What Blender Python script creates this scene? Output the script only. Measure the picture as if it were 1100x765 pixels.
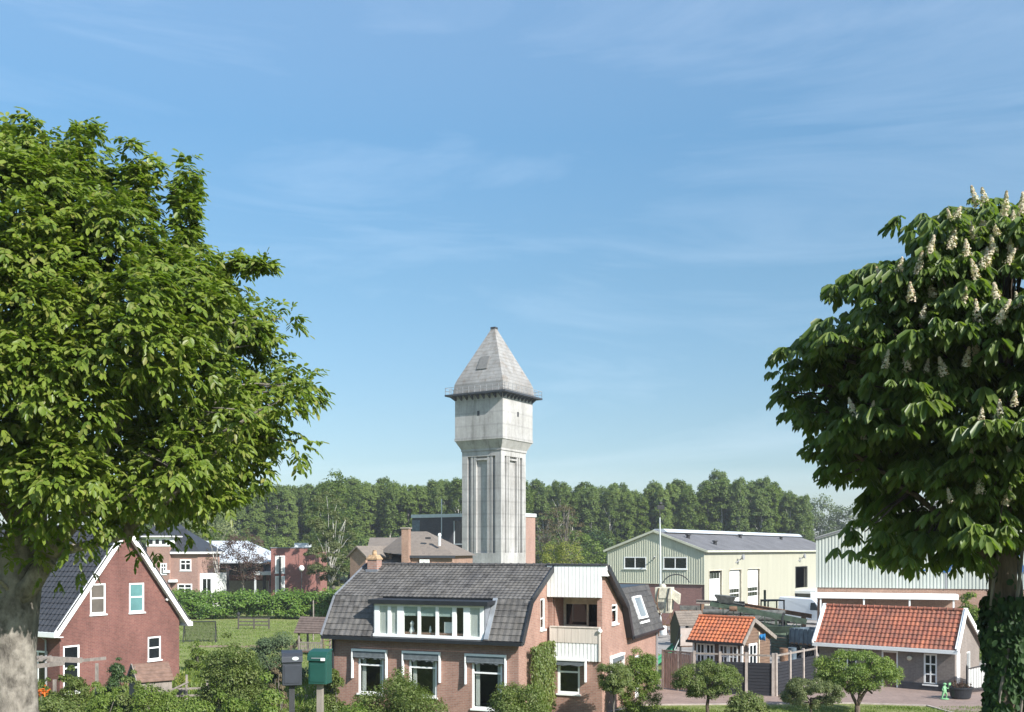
import bpy, bmesh, math, random
import numpy as np
from mathutils import Vector, Matrix
R = math.radians
random.seed(7); rng = np.random.default_rng(11)
scn = bpy.context.scene
col = scn.collection
for o in list(bpy.data.objects): bpy.data.objects.remove(o)

# ------------------------------------------------------------------ camera, light, exposure
EYE = 7.75; F = 1075.0; HZ = 590.0           # eye height, focal length and horizon in photo pixels
cd = bpy.data.cameras.new('camera'); cam = bpy.data.objects.new('camera', cd); col.objects.link(cam)
cam.location = (0, 0, EYE); cam.rotation_euler = (R(90), 0, 0)
cd.sensor_width = 36; cd.lens = 36*F/1100; cd.shift_y = (HZ-382.5)/1100; cd.clip_start = .1; cd.clip_end = 6000
scn.camera = cam
SUN_EL = 35; SUN_AZ = 137                     # azimuth clockwise from +Y
sv = Vector((math.sin(R(SUN_AZ))*math.cos(R(SUN_EL)), math.cos(R(SUN_AZ))*math.cos(R(SUN_EL)), math.sin(R(SUN_EL))))
sl = bpy.data.lights.new('sun', 'SUN'); sun = bpy.data.objects.new('sun', sl); col.objects.link(sun)
sl.energy = 4.4; sl.angle = R(.5); sl.color = (1, .965, .91)
sun.rotation_euler = (-sv).to_track_quat('-Z', 'Y').to_euler(); sun.location = (30, -30, 40)
world = bpy.data.worlds.new('World'); scn.world = world; world.use_nodes = True
wt = world.node_tree; wt.nodes.clear()
wo = wt.nodes.new('ShaderNodeOutputWorld'); bg = wt.nodes.new('ShaderNodeBackground')
sky = wt.nodes.new('ShaderNodeTexSky'); sky.sky_type = 'NISHITA'; sky.sun_disc = False
sky.sun_elevation = R(SUN_EL); sky.sun_rotation = R(SUN_AZ); sky.air_density = 1.0; sky.dust_density = .5; sky.ozone_density = .6
bg.inputs['Strength'].default_value = .115
SKY_RAMP = [(0, (.37, .405, .49)), (.13, (.43, .505, .54)), (.26, (.475, .62, .645)), (.38, (.545, .755, .80)), (.48, (.82, .97, .97)), (.85, (1.6, 1.6, 1.5))]  # last stop brightens the unseen sky overhead, added for fill light
tc = wt.nodes.new('ShaderNodeTexCoord'); mp = wt.nodes.new('ShaderNodeMapping')
mp.inputs['Rotation'].default_value = (0, R(-14), R(20)); mp.inputs['Scale'].default_value = (1.2, 1.2, 8)
n1 = wt.nodes.new('ShaderNodeTexNoise'); n1.inputs['Scale'].default_value = 1.5; n1.inputs['Detail'].default_value = 9; n1.inputs['Roughness'].default_value = .6; n1.inputs['Distortion'].default_value = .9
cr = wt.nodes.new('ShaderNodeValToRGB'); cr.color_ramp.elements[0].position = .50; cr.color_ramp.elements[1].position = .80
cr.color_ramp.elements[0].color = (0, 0, 0, 1); cr.color_ramp.elements[1].color = (.115, .115, .115, 1)
mx = wt.nodes.new('ShaderNodeMix'); mx.data_type = 'RGBA'
mx.inputs['B'].default_value = (7.0, 7.4, 8.0, 1)
wt.links.new(tc.outputs['Generated'], mp.inputs['Vector']); wt.links.new(mp.outputs[0], n1.inputs['Vector'])
wt.links.new(n1.outputs['Fac'], cr.inputs[0]); wt.links.new(cr.outputs[0], mx.inputs['Factor'])
sx = wt.nodes.new('ShaderNodeSeparateXYZ'); wt.links.new(tc.outputs['Generated'], sx.inputs[0])
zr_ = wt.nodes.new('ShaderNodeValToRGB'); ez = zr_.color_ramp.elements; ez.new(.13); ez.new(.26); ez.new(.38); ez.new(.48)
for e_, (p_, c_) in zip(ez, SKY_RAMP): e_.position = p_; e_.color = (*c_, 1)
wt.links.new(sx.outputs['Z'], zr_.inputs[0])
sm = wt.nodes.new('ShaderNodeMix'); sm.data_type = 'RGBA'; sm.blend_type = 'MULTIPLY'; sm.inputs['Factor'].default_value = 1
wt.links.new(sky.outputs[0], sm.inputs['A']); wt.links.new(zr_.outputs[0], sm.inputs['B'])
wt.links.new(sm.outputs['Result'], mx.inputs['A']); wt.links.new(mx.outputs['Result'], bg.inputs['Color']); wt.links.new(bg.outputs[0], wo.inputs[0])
scn.view_settings.view_transform = 'Standard'; scn.view_settings.look = 'None'; scn.view_settings.gamma = 1
scn.view_settings.use_curve_mapping = False
scn.view_settings.exposure = 1.04
scn.render.engine = 'CYCLES'
scn.cycles.max_bounces = 6; scn.cycles.transparent_max_bounces = 12; scn.cycles.use_denoising = True

# ------------------------------------------------------------------ materials
def newmat(name):
    m = bpy.data.materials.new(name); m.use_nodes = True
    nt = m.node_tree; b = nt.nodes['Principled BSDF']
    return m, nt, b
def lk(nt, a, b): nt.links.new(a, b)
def ramp(nt, fac, cols):
    r = nt.nodes.new('ShaderNodeValToRGB'); e = r.color_ramp.elements
    while len(e) < len(cols): e.new(.5)
    for i, c in enumerate(cols):
        e[i].position = c[0]; e[i].color = (*c[1], 1)
    lk(nt, fac, r.inputs[0]); return r.outputs[0]
def noise(nt, scale, detail=4, rough=.55, vec=None, coord='Object', stretch=None):
    n = nt.nodes.new('ShaderNodeTexNoise'); n.inputs['Scale'].default_value = scale; n.inputs['Detail'].default_value = detail; n.inputs['Roughness'].default_value = rough
    if vec is None:
        t = nt.nodes.new('ShaderNodeTexCoord'); vec = t.outputs[coord]
    if stretch:
        mpn = nt.nodes.new('ShaderNodeMapping'); mpn.inputs['Scale'].default_value = stretch; lk(nt, vec, mpn.inputs[0]); vec = mpn.outputs[0]
    lk(nt, vec, n.inputs['Vector']); return n.outputs['Fac']
def mixc(nt, fac, a, b, mode='MIX'):
    m = nt.nodes.new('ShaderNodeMix'); m.data_type = 'RGBA'; m.blend_type = mode
    for s, v in (('Factor', fac), ('A', a), ('B', b)):
        if isinstance(v, (int, float)): m.inputs[s].default_value = v
        elif isinstance(v, tuple): m.inputs[s].default_value = (*v, 1)
        else: lk(nt, v, m.inputs[s])
    return m.outputs['Result']
def bump(nt, b, h, strength=.3, dist=.02):
    n = nt.nodes.new('ShaderNodeBump'); n.inputs['Strength'].default_value = strength; n.inputs['Distance'].default_value = dist
    lk(nt, h, n.inputs['Height']); lk(nt, n.outputs[0], b.inputs['Normal'])
def var_mat(name, c, rough=.6, var=.25, scale=3, metal=0, bmp=0, bscale=20, stretch=None, spec=.4):
    m, nt, b = newmat(name)
    f = noise(nt, scale, 5, .6, stretch=stretch)
    lo = tuple(x*(1-var) for x in c); hi = tuple(min(1, x*(1+var)) for x in c)
    lk(nt, ramp(nt, f, [(.3, lo), (.7, hi)]), b.inputs['Base Color'])
    b.inputs['Roughness'].default_value = rough; b.inputs['Metallic'].default_value = metal; b.inputs['Specular IOR Level'].default_value = spec
    if bmp: bump(nt, b, noise(nt, bscale, 5), bmp, .02)
    return m
def brick_mat(name, c1, c2, mortar, sc=1.0, var=.3, bw=.22, rh=.07):
    m, nt, b = newmat(name)
    t = nt.nodes.new('ShaderNodeTexCoord'); br = nt.nodes.new('ShaderNodeTexBrick')
    br.inputs['Scale'].default_value = 1; br.inputs['Brick Width'].default_value = bw*sc; br.inputs['Row Height'].default_value = rh*sc
    br.inputs['Mortar Size'].default_value = .009*sc; br.inputs['Mortar Smooth'].default_value = .2; br.inputs['Bias'].default_value = -.1
    br.inputs['Color1'].default_value = (*c1, 1); br.inputs['Color2'].default_value = (*c2, 1); br.inputs['Mortar'].default_value = (*mortar, 1)
    lk(nt, t.outputs['UV'], br.inputs['Vector'])
    f = noise(nt, .7, 8, .72, stretch=(1, 1, .55)); g = noise(nt, 7, 3, .6)
    k1 = ramp(nt, f, [(.3, (1-var*1.25,)*3), (.72, (1+var*.45,)*3)]); k2 = ramp(nt, g, [(.3, (.86,)*3), (.7, (1.1,)*3)])
    c = mixc(nt, 1.0, mixc(nt, 1.0, br.outputs['Color'], k1, 'MULTIPLY'), k2, 'MULTIPLY')
    lk(nt, c, b.inputs['Base Color']); b.inputs['Roughness'].default_value = .85; b.inputs['Specular IOR Level'].default_value = .25
    bump(nt, b, br.outputs['Fac'], -.4, .01)
    return m
def tile_mat(name, cols, cw, rh, rough=.6, dirt=(.05, .05, .04), dirt_amt=.5, spec=.4):
    """cols: colours picked per tile at random; dirt: weathering in large patches"""
    m, nt, b = newmat(name)
    t = nt.nodes.new('ShaderNodeTexCoord')
    d = nt.nodes.new('ShaderNodeVectorMath'); d.operation = 'DIVIDE'; d.inputs[1].default_value = (cw, rh, 1); lk(nt, t.outputs['UV'], d.inputs[0])
    fl = nt.nodes.new('ShaderNodeVectorMath'); fl.operation = 'FLOOR'; lk(nt, d.outputs[0], fl.inputs[0])
    wn = nt.nodes.new('ShaderNodeTexWhiteNoise'); wn.noise_dimensions = '2D'; lk(nt, fl.outputs[0], wn.inputs['Vector'])
    c = ramp(nt, wn.outputs['Value'], [(i/max(1, len(cols)-1), x) for i, x in enumerate(cols)])
    f = noise(nt, .8, 7, .7)
    df = ramp(nt, f, [(.42, (0,)*3), (.72, (dirt_amt,)*3)])
    c = mixc(nt, df, c, dirt)
    g = noise(nt, 14, 3, .6); k = ramp(nt, g, [(.3, (.8,)*3), (.7, (1.15,)*3)])
    c = mixc(nt, 1.0, c, k, 'MULTIPLY')
    lk(nt, c, b.inputs['Base Color']); b.inputs['Roughness'].default_value = rough; b.inputs['Specular IOR Level'].default_value = spec
    return m
def leaf_mat(name, cols, trans=.35, rough=.45, spec=.35, patch=0.0):
    m, nt, b = newmat(name)
    g = nt.nodes.new('ShaderNodeNewGeometry')
    c = ramp(nt, g.outputs['Random Per Island'], [(i/max(1, len(cols)-1), x) for i, x in enumerate(cols)])
    f = noise(nt, .5, 3, .6); c = mixc(nt, 1.0, c, ramp(nt, f, [(.3, (.82, .86, .8)), (.7, (1.15, 1.1, 1.0))]), 'MULTIPLY')
    lk(nt, c, b.inputs['Base Color']); b.inputs['Roughness'].default_value = rough; b.inputs['Specular IOR Level'].default_value = spec
    tr = nt.nodes.new('ShaderNodeBsdfTranslucent'); lk(nt, mixc(nt, 1.0, c, (1.15, 1.3, .5), 'MULTIPLY'), tr.inputs['Color'])
    ms = nt.nodes.new('ShaderNodeMixShader'); ms.inputs[0].default_value = trans
    lk(nt, b.outputs[0], ms.inputs[1]); lk(nt, tr.outputs[0], ms.inputs[2])
    lk(nt, ms.outputs[0], nt.nodes['Material Output'].inputs[0])
    return m
def bark_mat(name, c1, c2, scale=4, stretch=(1, 1, .3), b_=.8, patches=None):
    m, nt, b = newmat(name)
    f = noise(nt, scale, 8, .7, stretch=stretch)
    c = ramp(nt, f, [(.32, c1), (.66, c2)])
    if patches:
        g = noise(nt, 1.7, 6, .65); c = mixc(nt, ramp(nt, g, [(.48, (0,)*3), (.62, (.8,)*3)]), c, patches)
    lk(nt, c, b.inputs['Base Color']); b.inputs['Roughness'].default_value = .9; b.inputs['Specular IOR Level'].default_value = .15
    bump(nt, b, f, b_, .05)
    return m
def glass_clear(name):
    m, nt, b = newmat(name)
    nt.nodes.remove(b)
    tr = nt.nodes.new('ShaderNodeBsdfTransparent'); tr.inputs[0].default_value = (.95, .97, .96, 1)
    gl = nt.nodes.new('ShaderNodeBsdfGlossy'); gl.inputs['Roughness'].default_value = .02
    lw = nt.nodes.new('ShaderNodeLayerWeight'); pw = nt.nodes.new('ShaderNodeMath'); pw.operation = 'POWER'; pw.inputs[1].default_value = 4; lk(nt, lw.outputs['Facing'], pw.inputs[0])
    ad = nt.nodes.new('ShaderNodeMath'); ad.operation = 'MULTIPLY_ADD'; ad.inputs[1].default_value = .8; ad.inputs[2].default_value = .05; lk(nt, pw.outputs[0], ad.inputs[0])
    ms = nt.nodes.new('ShaderNodeMixShader'); lk(nt, ad.outputs[0], ms.inputs[0]); lk(nt, tr.outputs[0], ms.inputs[1]); lk(nt, gl.outputs[0], ms.inputs[2])
    lk(nt, ms.outputs[0], nt.nodes['Material Output'].inputs[0]); return m
M = {}
M['white'] = var_mat('white_paint', (.78, .78, .76), .45, .05, 2)
M['cream'] = var_mat('cream_paint', (.50, .46, .36), .6, .3, 3)
M['black'] = var_mat('black_paint', (.018, .02, .024), .4, .2, 2)
M['anthracite'] = var_mat('anthracite_paint', (.035, .038, .045), .45, .2, 3)
M['zinc'] = var_mat('zinc', (.32, .34, .36), .5, .2, 2, metal=.4)
M['pipe'] = var_mat('grey_plastic', (.28, .28, .29), .5, .1, 2)
M['glass_dark'] = var_mat('dark_glass', (.012, .015, .017), .05, .3, .6, spec=.6)
M['glass_teal'] = var_mat('teal_blind_glass', (.10, .22, .22), .15, .2, .8, spec=.6)
M['glass_brown'] = var_mat('brown_blind_glass', (.12, .105, .09), .15, .25, .8, spec=.6)
M['glass'] = glass_clear('window_glass')
M['curtain'] = var_mat('net_curtain', (.55, .55, .52), .8, .15, 6, stretch=(8, 8, .3))
M['blind'] = var_mat('pale_blind', (.38, .45, .43), .7, .06, 2)
M['canvas'] = var_mat('awning_canvas', (.11, .125, .135), .85, .25, 6)
M['brick_main'] = brick_mat('brown_red_brick', (.36, .20, .15), (.30, .155, .115), (.34, .27, .23), 1.1, .25)
M['brick_left'] = brick_mat('dark_red_brick', (.205, .084, .068), (.155, .063, .054), (.20, .13, .11), 1.1, .3)
M['brick_far'] = brick_mat('orange_red_brick', (.34, .195, .15), (.29, .16, .125), (.32, .26, .23), 1.6, .15)
M['brick_dark'] = brick_mat('dark_blue_shade_brick', (.065, .06, .068), (.045, .042, .05), (.08, .075, .075), 1.6, .2)
M['brick_red'] = brick_mat('red_brick', (.29, .115, .095), (.24, .095, .08), (.25, .17, .15), 1.6, .15)
M['brick_house'] = brick_mat('light_brown_brick', (.33, .19, .135), (.26, .145, .1), (.33, .27, .22), 1.4, .25)
M['plaster_grey'] = brick_mat('grey_brown_brick', (.225, .19, .165), (.19, .158, .138), (.25, .22, .2), 1.2, .2)
M['timber_brown'] = var_mat('brown_weatherboard', (.15, .095, .065), .7, .35, 3, stretch=(.6, .6, 9))
M['timber_grey'] = var_mat('weathered_timber', (.22, .19, .165), .85, .3, 4, stretch=(2, 2, .8))
M['timber_red'] = var_mat('reddish_boards', (.155, .095, .07), .8, .35, 4)
M['pale_board'] = var_mat('pale_pinkish_boards', (.36, .30, .27), .8, .15, 3)
M['brick_pink'] = brick_mat('pinkish_brick', (.30, .155, .13), (.25, .125, .105), (.28, .2, .18), 1.4, .15)
M['roof_glass'] = var_mat('painted_sky_roof_glass', (.17, .20, .225), .15, .15, 2)  # flat blue-grey base colour stands in for reflected sky
M['timber_dark'] = var_mat('dark_old_timber', (.075, .065, .055), .85, .3, 4)
M['tile_hut'] = var_mat('dark_brown_roof_boards', (.115, .085, .072), .85, .3, 3)
M['patch'] = var_mat('dark_concrete_patch', (.15, .147, .14), .9, .15, 2)
M['parapet'] = var_mat('stained_beige_panel', (.56, .50, .435), .7, .16, 2.2, stretch=(3, 3, .25))
M['gatewood'] = var_mat('gate_boards', (.33, .25, .21), .8, .3, 5, stretch=(3, 3, .5))
M['concrete_post'] = var_mat('concrete', (.34, .29, .255), .85, .25, 3)
M['fence_dark'] = var_mat('dark_fence_panel', (.018, .019, .024), .7, .35, 5, stretch=(.5, .5, 12))
M['tile_grey'] = tile_mat('weathered_grey_roof_tile', [(.058, .054, .051), (.095, .089, .084), (.13, .122, .115), (.07, .066, .063)], .30, .33, .75, (.165, .148, .125), .5, .2)
M['tile_dark'] = tile_mat('dark_grey_roof_tile', [(.045, .042, .042), (.062, .058, .056), (.08, .074, .07)], .30, .33, .6, (.11, .10, .085), .4, .3)
M['tile_black'] = tile_mat('glazed_black_roof_tile', [(.026, .027, .031), (.036, .038, .044), (.03, .031, .036)], .30, .33, .5, (.045, .046, .048), .4, .35)
M['tile_orange'] = tile_mat('bright_orange_roof_tile', [(.40, .11, .045), (.50, .155, .06), (.45, .13, .055), (.36, .12, .06)], .24, .27, .55, (.16, .085, .055), .7)
M['tile_red'] = tile_mat('orange_red_roof_tile', [(.27, .085, .05), (.38, .13, .07), (.23, .075, .048), (.33, .11, .06)], .25, .31, .7, (.10, .065, .05), .75)
M['roof_brown'] = tile_mat('brown_grey_roof_tile', [(.155, .13, .108), (.18, .15, .125), (.14, .118, .1)], .3, .33, .8, (.21, .175, .14), .4, .2)
M['lead'] = var_mat('lead_sheet', (.16, .17, .19), .6, .2, 2)
M['green_clad'] = var_mat('olive_green_cladding', (.49, .49, .385), .55, .11, 1.0, spec=.3, stretch=(1.4, 1.4, .12))
M['mint_clad'] = var_mat('pale_mint_cladding', (.40, .425, .385), .55, .11, 1.0, spec=.3, stretch=(1.4, 1.4, .12))
M['yellow_clad'] = var_mat('pale_yellow_cladding', (.345, .335, .265), .55, .07, 1.0, spec=.3, stretch=(1.2, 1.2, .12))
M['sheet_roof'] = var_mat('grey_sheet_roof', (.125, .124, .13), .6, .2, .6)
M['white_roof'] = var_mat('white_sheet_roof', (.46, .49, .52), .4, .1, .6)
M['blue_text'] = var_mat('blue_lettering', (.03, .11, .30), .5, .05, 1)
M['steel_pale'] = var_mat('pale_steel', (.5, .53, .53), .45, .1, 1)  # plain light grey of the steel itself
M['chimney_pot'] = var_mat('lichen_yellow_stone', (.36, .24, .14), .9, .4, 9)
M['iron'] = var_mat('dark_iron', (.03, .03, .032), .6, .3, 3)
M['blue_paint'] = var_mat('blue_paint', (.03, .20, .42), .45, .1, 2)
M['slate_blue'] = var_mat('blue_grey_paint', (.085, .115, .14), .5, .35, 2)
M['green_mach'] = var_mat('faded_green_paint', (.05, .072, .048), .55, .45, 3)
M['rust'] = var_mat('rusty_steel', (.15, .085, .05), .8, .5, 4)
M['machine_grey'] = var_mat('dull_machine_steel', (.10, .10, .09), .6, .5, 4)
M['tyre'] = var_mat('tyre_rubber', (.015, .015, .015), .8, .2, 5)
M['van_white'] = var_mat('white_vehicle_paint', (.62, .66, .70), .3, .04, 1)
M['slide_green'] = var_mat('green_plastic', (.05, .26, .13), .4, .1, 2)
M['lime'] = var_mat('light_green_plastic', (.17, .36, .18), .6, .08, 3)
M['mail_grey'] = var_mat('dark_slate_mailbox_paint', (.03, .034, .044), .5, .15, 6)
M['mail_green'] = var_mat('green_mailbox_paint', (.011, .062, .05), .5, .12, 6)
M['bark_pale'] = bark_mat('pale_mottled_dapple_shade_bark', (.05, .044, .038), (.235, .21, .18), 6, (1, 1, .5), 1.0, (.33, .30, .26))  # mottled bark, with dappled leaf shade painted into its dark tones
M['bark_dark'] = bark_mat('brown_bark', (.045, .034, .026), (.15, .115, .085), 5, (1.4, 1.4, .22), 1.0)
M['bark_birch'] = bark_mat('birch_bark', (.20, .19, .17), (.62, .60, .55), 4, (1, 1, 1.6), .4)
M['bark_grey'] = bark_mat('grey_bark', (.07, .06, .05), (.20, .18, .155), 4)
def concrete_mat():
    m, nt, b = newmat('weathered_concrete')
    t = nt.nodes.new('ShaderNodeTexCoord')
    st = noise(nt, .55, 7, .7, stretch=(1.6, 1.6, .16)); bl = noise(nt, .35, 6, .6); fi = noise(nt, 3, 6, .65)
    c = ramp(nt, st, [(.3, (.225, .22, .212)), (.5, (.37, .365, .357)), (.7, (.45, .445, .437))])
    c = mixc(nt, 1.0, c, ramp(nt, bl, [(.3, (.82, .8, .77)), (.7, (1.08, 1.07, 1.06))]), 'MULTIPLY')
    c = mixc(nt, 1.0, c, ramp(nt, fi, [(.3, (.88,)*3), (.7, (1.08,)*3)]), 'MULTIPLY')
    wv = nt.nodes.new('ShaderNodeTexWave'); wv.bands_direction = 'Z'; wv.inputs['Scale'].default_value = .17; wv.inputs['Distortion'].default_value = .4; wv.inputs['Detail'].default_value = 2
    lk(nt, t.outputs['Object'], wv.inputs['Vector'])
    c = mixc(nt, 1.0, c, ramp(nt, wv.outputs['Fac'], [(0, (.86,)*3), (.08, (1,)*3)]), 'MULTIPLY')
    lk(nt, c, b.inputs['Base Color']); b.inputs['Roughness'].default_value = .85; b.inputs['Specular IOR Level'].default_value = .25
    bump(nt, b, fi, .25, .03); return m
M['concrete'] = concrete_mat()
def roofconc():
    m, nt, b = newmat('lichened_tower_roof')
    a = noise(nt, .4, 7, .7, stretch=(1, 1, .35)); g = noise(nt, .9, 6, .7)
    c = ramp(nt, a, [(.3, (.165, .158, .148)), (.6, (.28, .273, .262)), (.8, (.36, .354, .344))])
    c = mixc(nt, ramp(nt, g, [(.5, (0,)*3), (.68, (.7,)*3)]), c, (.15, .115, .085))
    t = nt.nodes.new('ShaderNodeTexCoord'); wv = nt.nodes.new('ShaderNodeTexWave'); wv.bands_direction = 'Z'; wv.inputs['Scale'].default_value = .55; wv.inputs['Distortion'].default_value = .1
    lk(nt, t.outputs['Object'], wv.inputs['Vector'])
    c = mixc(nt, 1.0, c, ramp(nt, wv.outputs['Fac'], [(0, (.78,)*3), (.25, (1,)*3)]), 'MULTIPLY')
    lk(nt, c, b.inputs['Base Color']); b.inputs['Roughness'].default_value = .8; bump(nt, b, g, .3, .05); return m
M['tower_roof'] = roofconc()
def grass_mat():
    m, nt, b = newmat('grass_ground')
    a = noise(nt, .05, 6, .6); f = noise(nt, .6, 6, .7); g = noise(nt, 6, 5, .75)
    c = ramp(nt, a, [(.35, (.15, .18, .055)), (.6, (.20, .225, .075))])
    c = mixc(nt, ramp(nt, f, [(.45, (0,)*3), (.7, (.6,)*3)]), c, (.23, .22, .10))
    c = mixc(nt, 1.0, c, ramp(nt, g, [(.28, (.6,)*3), (.72, (1.3,)*3)]), 'MULTIPLY')
    lk(nt, c, b.inputs['Base Color']); b.inputs['Roughness'].default_value = .9; b.inputs['Specular IOR Level'].default_value = .1
    bump(nt, b, g, .8, .1); return m
M['grass'] = grass_mat()
M['paving'] = brick_mat('pinkish_brick_paving', (.30, .215, .18), (.25, .18, .155), (.2, .165, .14), 1.0, .25, .2, .1)
M['soil'] = var_mat('brown_soil', (.22, .15, .105), .95, .35, 2, bmp=.6)
M['asphalt'] = var_mat('asphalt', (.05, .05, .052), .85, .2, 5, bmp=.3)
M['yard'] = var_mat('concrete_yard', (.24, .22, .20), .9, .3, .7)
G = lambda *c: [tuple(x) for x in c]
M['leaf_left'] = leaf_mat('bright_green_leaf', G((.09, .145, .022), (.145, .205, .03), (.195, .25, .042), (.12, .175, .026), (.23, .235, .07)), .42, .42, .35)
M['leaf_chestnut'] = leaf_mat('deep_green_leaf', G((.065, .11, .026), (.095, .15, .03), (.15, .195, .05), (.10, .155, .034), (.13, .16, .05)), .45, .4, .4)
M['leaf_ivy'] = leaf_mat('ivy_leaf', G((.015, .04, .012), (.024, .055, .015), (.045, .085, .02)), .2, .6, .2)
M['leaf_poplar'] = leaf_mat('poplar_leaf', G((.12, .17, .045), (.145, .20, .05), (.175, .23, .065)), .42, .55, .2)
M['leaf_poplar_dark'] = leaf_mat('dark_poplar_leaf', G((.10, .15, .042), (.125, .175, .048), (.15, .20, .058)), .42, .55, .2)
M['leaf_grey'] = leaf_mat('grey_green_leaf', G((.12, .145, .07), (.155, .18, .085), (.185, .21, .10)), .38, .55, .25)
M['leaf_far'] = leaf_mat('pale_far_leaf', G((.085, .12, .055), (.11, .145, .065), (.13, .16, .075)), .3, .6, .2)
M['leaf_shrub'] = leaf_mat('shrub_leaf', G((.10, .145, .04), (.14, .185, .05), (.18, .225, .068), (.12, .155, .045), (.16, .17, .06)), .42, .45, .35)
M['leaf_light'] = leaf_mat('fresh_yellow_green_leaf', G((.10, .165, .028), (.15, .215, .04), (.19, .24, .055), (.12, .17, .035)), .4, .45, .3)
M['leaf_dark'] = leaf_mat('dark_shrub_leaf', G((.03, .06, .02), (.045, .085, .024), (.07, .11, .032)), .3, .45, .35)
M['leaf_bluish'] = leaf_mat('juniper_leaf', G((.05, .085, .04), (.075, .11, .055), (.10, .135, .065)), .25, .55, .25)
M['leaf_purple'] = leaf_mat('copper_purple_leaf', G((.045, .022, .022), (.075, .038, .034), (.10, .06, .045), (.06, .05, .028)), .3, .5, .3)
M['leaf_willow'] = leaf_mat('yellow_willow_leaf', G((.16, .19, .04), (.21, .235, .05), (.25, .26, .065)), .4, .5, .25)
M['leaf_hedge'] = leaf_mat('hedge_leaf', G((.075, .15, .022), (.105, .185, .03), (.135, .21, .038)), .35, .45, .3)
M['leaf_bare'] = leaf_mat('brown_bud_leaf', G((.14, .105, .07), (.17, .13, .085), (.12, .11, .06)), .3, .6, .2)
M['petal'] = leaf_mat('cream_pink_petal', G((.55, .50, .42), (.68, .63, .54), (.55, .38, .33), (.62, .57, .48), (.45, .42, .28)), .3, .6, .2)
M['flower_orange'] = leaf_mat('orange_flower', G((.5, .10, .02), (.6, .16, .03)), .2, .6, .2)

# ------------------------------------------------------------------ builders
def W(px, py, Y):
    return Vector(((px-550)/F*Y, Y, EYE+(HZ-py)/F*Y))
def X(px, Y): return (px-550)/F*Y
def Zy(py, Y): return EYE+(HZ-py)/F*Y
def gz(Y):
    t = min(1, max(0, (Y-16.5)/15.0)); t = t*t*(3-2*t); return 4.6*(1-t)

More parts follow.
